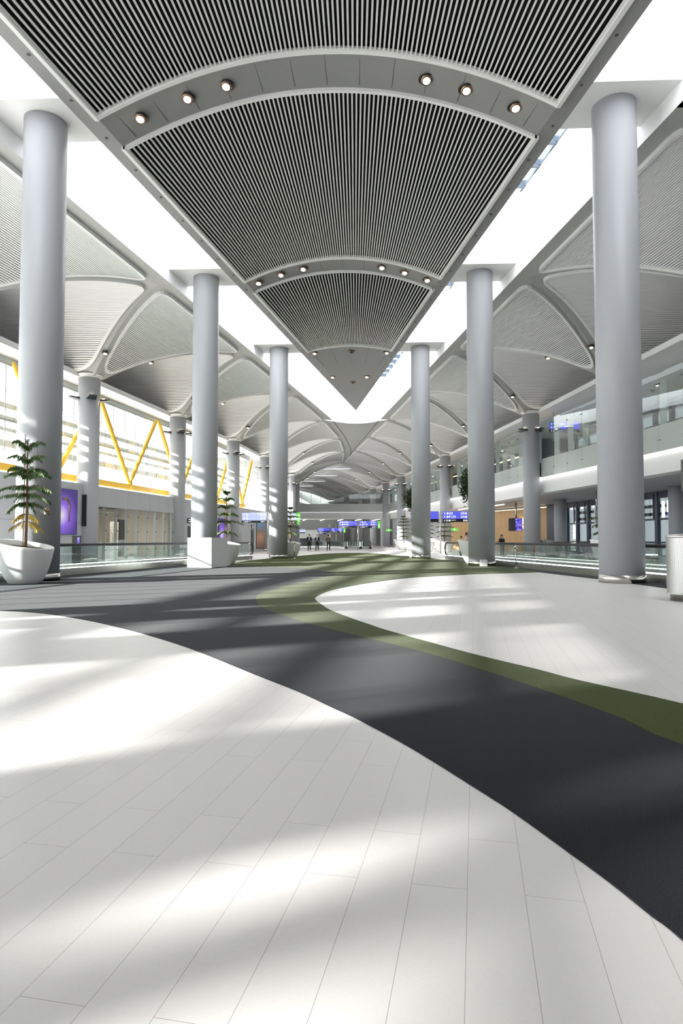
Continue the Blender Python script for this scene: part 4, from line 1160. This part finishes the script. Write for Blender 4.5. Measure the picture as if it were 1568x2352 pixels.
def seat_row(x, y, n, rz, label):
    t = thing('seat_row', label, 'seats', (x, y, 0), 'rows of black seats under the balcony')
    R = Matrix.Rotation(rz, 3, 'Z'); P = lambda a, c, z: Vector((x, y, 0)) + R @ Vector((a, c, z))
    b = MB(); b.beam(P(0, 0, .38), P(n*.56, 0, .38), .06, .06)
    for k in (0, n): b.tube([P(k*.56, -.25, .02), P(k*.56, 0, .38), P(k*.56, .25, .02)], .025, 6)
    b.build('frame', M['steel'], t)
    for i in range(n):
        c = P((i+.5)*.56, -.05, .44); b = MB(); b.box(c, (.5, .48, .05), rz); b.build('seat', M['seat'], t)
        c = P((i+.5)*.56, .25, .75); b = MB(); b.box(c, (.5, .05, .58), rz, 0, -.2); b.build('backrest', M['seat'], t)
        b = MB(); b.tube([P(i*.56+.02, -.22, .44), P(i*.56+.02, -.24, .64), P(i*.56+.02, .18, .64), P(i*.56+.02, .2, .44)], .016, 6); b.build('armrest', M['darksteel'], t)
seat_row(12.4, 26.2, 3, PI/2+.12, 'row of black seats behind the right walkway beside the steel bin')
seat_row(14.2, 42.0, 4, PI/2+.14, 'row of black seats under the balcony right of the small steel bins')
seat_row(14.4, 37.0, 4, PI/2+.14, 'row of black seats under the balcony near the half hidden pine')
seat_row(5.0, 95.0, 4, .3, 'row of black seats far down the hall by the far grey wall')

# hanging screen pair
HX, HY = 14.2, 58.0
t = thing('hanging_screen', 'pair of upright screens hung on a pole under the balcony, glowing violet', 'screen', (HX, HY, 1.95))
b = MB(); b.tube([(HX, HY, 3.0), (HX, HY, 4.5)], .08, 12); b.build('pole', M['steel'], t)
for dx, a in ((.16, .10), (-.30, .9)):
    c = Vector((HX+dx*1.2, HY-.1+abs(dx)*.4, 2.52))
    o_ = MB(); o_.box(c, (.70, .07, 1.14), a if dx > 0 else -a); f = o_.build('housing', M['black'], t)
    if dx > 0:
        b = MB(); R = Matrix.Rotation(a, 3, 'Z')
        b.quad(*[c+R@Vector((u, -.04, v)) for u, v in ((-.32, -.54), (.32, -.54), (.32, .54), (-.32, .54))]); b.build('screen', M['screen'], f)
t = thing('hanging_screen', 'slim pale tilted screen hanging beside the half hidden pine on the right', 'screen', (16.4, 44.0, 2.2))
b = MB(); b.tube([(16.4, 44, 3.1), (16.4, 44, 4.5)], .05, 10); b.build('pole', M['steel'], t)
b = MB(); b.box((16.4, 44, 2.55), (.7, .1, 1.2), .9); b.build('housing', M['fins'], t)

# ------------------------------------------------------------------ wayfinding signs
def arrow(b, P, u, v, s, ang):
    R = lambda a, c: (u+s*(a*math.cos(ang)-c*math.sin(ang)), v+s*(a*math.sin(ang)+c*math.cos(ang)))
    tri = [R(-.42, .08), R(.42, .08), R(0, .5)]; stem = [R(-.13, -.5), R(.13, -.5), R(.13, .12), R(-.13, .12)]
    b.add([P(*q, -.006) for q in tri], [(0,1,2)]); b.add([P(*q, -.006) for q in stem], [(0,1,2,3)])
def disc(b, P, u, v, r, mi=0, d=-.006):
    n = 16; b.add([P(u+r*math.cos(2*PI*k/n), v+r*math.sin(2*PI*k/n), d) for k in range(n)], [tuple(range(n))], mi)
def sign_panel(t, x0, x1, y, z0, z1, face, left, right, black=0.30, lower=True):
    zb = z0+(z1-z0)*black; h = z1-zb
    b = MB(); b.box(((x0+x1)/2, y+.07, (z0+z1)/2), (x1-x0, .14, z1-z0)); hs = b.build('housing', M['mull'], t)
    P = lambda u, v, d=0: Vector((x0+u, y-.004+d, z0+v))
    W, H = x1-x0, z1-z0
    b = MB(); b.quad(P(.02, zb-z0), P(W-.02, zb-z0), P(W-.02, H-.015), P(.02, H-.015)); b.build('blue_face', face, hs)
    b = MB(); b.quad(P(.02, .01), P(W-.02, .01), P(W-.02, zb-z0), P(.02, zb-z0)); b.build('black_strip', M['signblack'], hs)
    b = MB()
    r1, r2 = (zb-z0)+h*.72, (zb-z0)+h*.26; sz = h*.36
    for rows, al in ((left, 0), (right, 1)):
        for v, row in zip((r1, r2), rows):
            if not row: continue
            txt, ang = row
            ua = .12*1+sz*.35 if not al else W-.12-sz*.35
            arrow(b, P, ua, v, sz*.8, ang)
            ui = ua+sz*1.05*(1 if not al else -1)
            disc(b, P, ui, v, sz*.42)
            b.add([P(ui-sz*.22, v-sz*.16, -.009), P(ui+sz*.22, v-sz*.02, -.009), P(ui+sz*.22, v+sz*.1, -.009), P(ui-sz*.22, v-sz*.04, -.009)], [(0,1,2,3)], 1)
            if txt == '|':
                for k in (0.14, -.14): b.add([P(ui+sz*.6, v+sz*(k-.07), -.006), P(ui+sz*3.4, v+sz*(k-.07), -.006), P(ui+sz*3.4, v+sz*(k+.07), -.006), P(ui+sz*.6, v+sz*(k+.07), -.006)], [(0,1,2,3)])
            elif txt:
                text(txt, sz*1.15, P(ui+sz*.55*(1 if not al else -1), v, -.008), (PI/2, 0, 0), M['signwhite'], hs, 'lettering', 'LEFT' if not al else 'RIGHT')
    if lower:
        v = (zb-z0)*.5; s2 = (zb-z0)*.55
        if any(left):
            arrow(b, P, .12+s2*.5, v, s2, 0); disc(b, P, .12+s2*1.9, v, s2*.55); disc(b, P, .12+s2*1.9, v, s2*.28, 1, -.009)
            b.add([P(.12+s2*2.8, v-s2*.45, -.006), P(.12+s2*3.8, v-s2*.45, -.006), P(.12+s2*3.8, v+s2*.45, -.006), P(.12+s2*2.8, v+s2*.45, -.006)], [(0,1,2,3)])
            b.add([P(.12+s2*4.2, v+s2*.1, -.006), P(.12+s2*6.6, v+s2*.1, -.006), P(.12+s2*6.6, v+s2*.35, -.006), P(.12+s2*4.2, v+s2*.35, -.006)], [(0,1,2,3)])
        if any(right):
            arrow(b, P, W-.12-s2*.5, v, s2, -PI/2); disc(b, P, W-.12-s2*1.9, v, s2*.55); disc(b, P, W-.12-s2*3.2, v, s2*.55)
            disc(b, P, W-.12-s2*1.9, v, s2*.26, 1, -.009); disc(b, P, W-.12-s2*3.2, v, s2*.26, 1, -.009)
    if b.v: b.build('pictograms', [M['signwhite'], M['signblack']], hs)
def sign_post(t, x, y, h, r=.055):
    b = MB(); b.tube([(x, y+.02, 0), (x, y+.02, h)], r, 12); b.build('post', M['steel'], t)
def green_end(t, x0, x1, y, z0, z1):
    b = MB(); b.box(((x0+x1)/2, y+.05, (z0+z1)/2), (x1-x0, .1, z1-z0)); g = b.build('green_panel', M['signgreen'], t)
    b = MB()
    for f in (.3, .55): b.add([((x0+x1)/2-.08, y-.006, z0+(z1-z0)*f), ((x0+x1)/2+.08, y-.006, z0+(z1-z0)*f), ((x0+x1)/2+.08, y-.006, z0+(z1-z0)*(f-.14)), ((x0+x1)/2-.08, y-.006, z0+(z1-z0)*(f-.14))], [(0,1,2,3)])
    b.build('green_pictogram', M['signwhite'], g)
GS = 'wayfinding signs'
G_R = [('G2', 0), ('F1,F3', 0)]; G_L = [('G5', -PI/4), ('G4', 0)]
t = thing('wayfinding_sign', 'large blue wayfinding sign reading G2 and F1,F3 and G5 and G4, on a post right of the third tall column', 'sign', (7.45, 57, 0), GS)
t['label'] = 'large blue sign reading G2, F1,F3, G5 and G4 beside the third tall column'
sign_post(t, 7.45, 57, 3.72, .07)
sign_panel(t, 4.9, 7.30, 57, 2.72, 3.66, M['blue'], (None, None), (None, None), lower=False)
sign_panel(t, 7.62, 10.12, 57, 2.72, 3.66, M['blue'], G_R, G_L)
t = thing('wayfinding_sign', 'blue hall sign with a bright green end panel on a post beyond the olive carpet', 'sign', (-.07, 76, 0), GS)
sign_post(t, -.07, 76, 3.45, .07)
sign_panel(t, -2.3, -.2, 76, 2.55, 3.38, M['blue'], (('|', 0), ('|', 0)), (None, None))
sign_panel(t, .05, 2.2, 76, 2.55, 3.38, M['blue'], G_R, G_L); green_end(t, 2.24, 2.52, 76, 2.5, 3.4)
t = thing('wayfinding_sign', 'blue sign on a post right behind the man in the olive coat', 'sign', (-4.7, 99, 0), GS)
sign_post(t, -4.7, 99, 3.05, .10)
sign_panel(t, -6.65, -4.82, 99, 2.3, 2.98, M['blue'], (('|', 0), ('|', 0)), (None, None))
sign_panel(t, -4.58, -2.75, 99, 2.3, 2.98, M['blue'], ((None, 0), (None, 0)), G_L); green_end(t, -2.7, -2.4, 99, 2.28, 3.0)
t = thing('wayfinding_sign', 'pale far blue sign above the two men in black suits', 'sign', (-8.3, 120, 0), GS)
sign_post(t, -8.3, 120, 3.0, .09)
sign_panel(t, -10.4, -8.42, 120, 2.25, 2.95, M['blue_glare_pale'], (('|', 0), ('|', 0)), (None, None))
sign_panel(t, -8.18, -6.6, 120, 2.25, 2.95, M['blue_glare_pale'], (('|', 0), (None, 0)), (None, None))
t = thing('wayfinding_sign', 'blue sign washed by painted glare, hung on a post left of the third tall column', 'sign', (-7.35, 55, 0), GS)
sign_post(t, -7.35, 55, 3.55, .06)
sign_panel(t, -9.6, -7.45, 55, 2.63, 3.5, M['blue_glare_pale'], ((None, 0), (None, 0)), ((None, 0), (None, 0)), black=.22)  # pale face paints in the glare over a blue sign
t = thing('wayfinding_sign', 'pale sign with a green end panel behind the third pine on the left', 'sign', (-6.7, 62, 0), GS)
sign_post(t, -6.75, 62, 3.8, .06)
sign_panel(t, -6.65, -5.72, 62, 2.75, 3.72, M['blue_glare_pale'], (('|', 0), ('|', 0)), (None, None)); green_end(t, -5.68, -5.36, 62, 2.65, 3.78)
t = thing('wayfinding_sign', 'steel framed blue sign cut off by the right edge above the steel bin', 'sign', (11.7, 17, 0), GS)
sign_post(t, 11.72, 17, 3.3, .07)
b = MB(); b.box((9.42, 17.04, 2.84), (.14, .22, .82)); b.build('end_frame', M['steel'], t)
sign_panel(t, 9.49, 11.65, 17, 2.46, 3.22, M['blue'], ((None, 0), (None, 0)), (None, None), lower=False)
t = thing('wayfinding_sign', 'blue hanging sign on the upper level behind the glass balcony screen', 'sign', (14.8, 45.5, 8.6), GS)
b = MB(); b.tube([(14.1, 45.56, 9.3), (14.1, 45.56, 10.1)], .03, 8); b.tube([(15.5, 45.56, 9.3), (15.5, 45.56, 10.1)], .03, 8); b.build('hanger', M['steel'], t)
sign_panel(t, 13.75, 15.9, 45.5, 8.62, 9.36, M['blue'], (('|', 0), (None, 0)), (None, None))
t = thing('wayfinding_sign', 'row of small lit signs far left beneath the footbridge', 'sign', (-11.0, 112, 2.6), GS)
b = MB(); b.tube([(-11, 112.05, 3.0), (-11, 112.05, 4.5)], .04, 8); b.build('hanger', M['steel'], t)
sign_panel(t, -12.3, -9.8, 112, 2.3, 2.95, M['blue_glare_pale'], (('|', 0), ('|', 0)), (None, None))
def exit_sign(x, y, z, ztop, label):
    t = thing('exit_sign', label, 'sign', (x, y, z))
    b = MB(); b.tube([(x, y+.05, z+.15), (x, y+.05, ztop)], .02, 6); b.build('hanger', M['steel'], t)
    b = MB(); b.box((x, y+.03, z), (.85, .06, .3)); b.build('housing', M['signgreen'], t)
    b = MB(); b.add([(x+a, y-.004, z+c) for a, c in ((-.1,-.1),(.08,-.1),(.08,.1),(-.1,.1))], [(0,1,2,3)]); b.build('pictogram', M['signwhite'], t)
exit_sign(11.0, 75, 2.36, 4.42, 'small green exit sign hanging left of the wood clad wall')
exit_sign(4.15, 98, 2.62, 4.42, 'small green exit sign hanging at the column beside the far footbridge')

# queue barrier rails in the far hall
t = thing('queue_barrier', 'group of thin steel barrier rails left of the far sign post', 'barrier', (-1.0, 78, 0))
for i in range(5):
    x = -1.75+i*.33; y = 78+.25*(i % 2)
    b = MB(); b.tube([(x, y, 0), (x, y, .95), (x+.02, y+1.6, .95), (x+.02, y+1.6, 0)], .022, 6); b.tube([(x, y, .5), (x+.02, y+1.6, .5)], .015, 6); b.build('rail', M['steel'], t)

# ------------------------------------------------------------------ people
def skin_mesh(name, verts, edges, radii, m, parent, root=0, sub=1):
    me = bpy.data.meshes.new(name); me.from_pydata([tuple(v) for v in verts], edges, []); me.materials.append(m)
    o = bpy.data.objects.new(name, me); COL.objects.link(o)
    mo = o.modifiers.new('skin', 'SKIN'); mo.use_smooth_shade = True
    if not me.skin_vertices: return o
    for i, r in enumerate(radii):
        sv = me.skin_vertices[0].data[i]; sv.radius = (r, r) if not isinstance(r, tuple) else r; sv.use_root = (i == root)
    sb = o.modifiers.new('smooth', 'SUBSURF'); sb.levels = sub; sb.render_levels = sub
    if parent is not None: o.parent = parent
    return o
def person(x, y, rz, h, label, top, legs, stride=.0, coat=False, armbend=0.0, fem=False, hairlen=0.0, shirt=False):
    k = h/1.75
    J = {'pel': (0,0,.95), 'belly': (0,.0,1.12), 'chest': (0,.01,1.32), 'neck': (0,.02,1.47), 'chin': (0,-.01,1.54), 'head': (0,0,1.63), 'crown': (0,.01,1.70)}
    for s, n in ((-1, 'l'), (1, 'r')):
        st = stride*s
        J['sh'+n] = (s*.18,.02,1.41); J['el'+n] = (s*.245,.04-st*.35,1.14); J['wr'+n] = (s*.25-s*armbend*.1, -.05-st*.55-armbend*.2, .91+armbend*.22)
        J['pa'+n] = (s*.25-s*armbend*.12, -.07-st*.6-armbend*.24, .85+armbend*.22)
        J['hip'+n] = (s*.09,0,.90); J['kn'+n] = (s*.10, st*.5-.03, .49); J['an'+n] = (s*.10, st+(.04 if st > 0 else 0), .09+max(0, st)*.12)
        J['to'+n] = (s*.115, st-.14, .035+max(0, st)*.03)
    J = {a: Vector(c)*k for a, c in J.items()}
    order = list(J); ix = {a: i for i, a in enumerate(order)}
    E_ = [('pel','belly'),('belly','chest'),('chest','neck'),('neck','chin'),('chin','head'),('head','crown')]
    for n in 'lr': E_ += [('chest','sh'+n),('sh'+n,'el'+n),('el'+n,'wr'+n),('wr'+n,'pa'+n),('pel','hip'+n),('hip'+n,'kn'+n),('kn'+n,'an'+n),('an'+n,'to'+n)]
    rad = {'pel': .13,'belly': .12,'chest': .135,'neck': .052,'chin': .065,'head': .092,'crown': .075}
    for n in 'lr': rad.update({'sh'+n: .06,'el'+n: .042,'wr'+n: .027,'pa'+n: .034,'hip'+n: .085,'kn'+n: .055,'an'+n: .038,'to'+n: .03})
    V = [J[a] for a in order]; ED = [(ix[a], ix[c]) for a, c in E_]; RD = [rad[a]*k for a in order]
    for s, n in ((-1, 'l'), (1, 'r')):      # five fingers of different lengths, thumb from the side of the palm
        pa, wr = J['pa'+n], J['wr'+n]; d = (pa-wr).normalized()
        for q, (off, ln) in enumerate(((-.026, .075), (-.009, .088), (.009, .082), (.025, .062))):
            a = pa+Vector((0, off, 0))*k+d*.02*k; c = a+d*ln*k*.55; e = c+(d*.45+Vector((-s*.35, -.1, 0)))*ln*k*.6
            i0 = len(V); V += [a, c, e]; RD += [.010*k, .009*k, .007*k]; ED += [(ix['pa'+n], i0), (i0, i0+1), (i0+1, i0+2)]
        a = wr.lerp(pa, .5)+Vector((0, -.035, 0))*k; c = a+(d*.6+Vector((0, -.6, 0))).normalized()*.045*k
        i0 = len(V); V += [a, c]; RD += [.013*k, .010*k]; ED += [(ix['wr'+n], i0), (i0, i0+1)]
    no = len(V); V += [J['head']+Vector((0, -.105, -.01))*k]; RD += [.016*k]; ED += [(ix['head'], no)]
    for s in (-1, 1):
        i0 = len(V); V += [J['head']+Vector((s*.098, .01, -.005))*k]; RD += [.018*k]; ED += [(ix['head'], i0)]
    t = thing('person', label, 'person', (x, y, 0)); t.rotation_euler = (0, 0, rz)
    body = skin_mesh('body', V, ED, RD, M['skin'], t)
    def garment(name, chain, rads, m):
        ns = []
        for a, c in chain:
            for q in (a, c):
                if q not in ns: ns.append(q)
        skin_mesh(name, [J[q] if isinstance(q, str) else q for q in ns], [(ns.index(a), ns.index(c)) for a, c in chain], [rads[q]*k for q in ns], m, t)
    tr = {'pel': .142, 'hipl': .098, 'hipr': .098, 'knl': .072, 'knr': .072, 'anl': .056, 'anr': .056}
    garment('trousers', [('pel','hipl'),('hipl','knl'),('knl','anl'),('pel','hipr'),('hipr','knr'),('knr','anr')], tr, legs)
    J['hem'] = J['pel']*1.0 + Vector((0, 0, -.14 if coat else -.05))*k
    J['collar'] = J['neck']+Vector((0, 0, -.03))*k
    jk = {'hem': .19 if coat else .155, 'pel': .172 if coat else .155, 'belly': .150, 'chest': .160, 'collar': .066, 'shl': .082, 'shr': .082, 'ell': .060, 'elr': .060, 'wrl': .046, 'wrr': .046}
    garment('jacket', [('chest','belly'),('belly','pel'),('pel','hem'),('chest','collar'),('chest','shl'),('shl','ell'),('ell','wrl'),('chest','shr'),('shr','elr'),('elr','wrr')], jk, top)
    if shirt:
        b = MB(); b.add([Vector(v)*k for v in ((-.055,-.185,1.42),(.055,-.185,1.42),(.04,-.20,1.28),(.02,-.195,1.08),(-.02,-.195,1.08),(-.04,-.20,1.28))], [(0,5,2,1),(5,4,3,2)])
        b.add([Vector(v)*k for v in ((-.055,-.12,1.46),(.055,-.12,1.46),(.055,-.185,1.42),(-.055,-.185,1.42))], [(0,1,2,3)])
        o = b.build('shirt_front', M['shirt']); o.parent = t; o.modifiers.new('thick', 'SOLIDIFY').thickness = .03
    b = MB()
    for s in (-1, 1): b.box(Vector((s*.10, J['tol' if s < 0 else 'tor'].y/k+.07, .035+J['tol' if s < 0 else 'tor'].z/k-.035))*k, (.095*k, .27*k, .075*k))
    o = b.build('shoes', M['black']); o.parent = t; bv = o.modifiers.new('round', 'BEVEL'); bv.width = .03; bv.segments = 3
    b = MB(); c = J['head']+Vector((0, .018, .03))*k
    n = 18; prof = [(.102*math.cos(a), .102*math.sin(a)*1.08) for a in (-.45, -.2, 0, .3, .6, .9, 1.2, 1.5)]
    vs = []
    for r, z in prof:
        for q in range(n):
            a = 2*PI*q/n; f = 1.0
            zz = z
            if math.sin(a) < -.3 and z < .03: f, zz = .86, max(z, .028)
            vs.append((c.x+r*k*f*math.cos(a), c.y+r*k*f*1.12*math.sin(a), c.z+zz*k-(hairlen*k if (z < 0 and math.sin(a) > -.2) else 0)))
    b.add(vs, [(i*n+q, i*n+(q+1)%n, (i+1)*n+(q+1)%n, (i+1)*n+q) for i in range(len(prof)-1) for q in range(n)], 0, True)
    o = b.build('hair', M['hair']); o.parent = t
    b = MB()
    for s in (-1, 1): b.lathe([(0, -.009*k), (.009*k, 0), (0, .009*k)], 8, J['head']+Vector((s*.034, -.088, .008))*k)
    b.box(J['head']+Vector((0, -.084, -.06))*k, (.045*k, .012*k, .009*k))
    o = b.build('eyes_and_mouth', M['hair']); o.parent = t
    return t
person(-5.22, 70.0, 0.05, 1.78, 'person in black suit with pale shirt and lanyard walking towards us, left of the pair', M['suit'], M['suit'], .13, shirt=True)
person(-4.25, 68.6, -.05, 1.74, 'person in open black suit and pale shirt walking, right of the pair', M['suit'], M['suit'], .18, armbend=.6, shirt=True)
person(-3.15, 70.0, PI-.1, 1.72, 'person in a loose olive coat walking away down the hall, seen from behind', M['olive'], M['suit'], .22, coat=True)
person(7.85, 44.2, 1.2, 1.66, 'person in a pink top leaning over beside the second tall column on the right', M['pink'], M['suit'], .05, armbend=.9, hairlen=.05)
person(7.35, 43.6, -1.3, 1.42, 'smaller person in dark clothes left of the person in a pink top', M['suit'], M['suit'], 0, armbend=.7)
person(10.25, 44.6, .4, 1.52, 'person in black with long dark hair in front of the wood clad wall', M['suit'], M['suit'], 0, hairlen=.16)
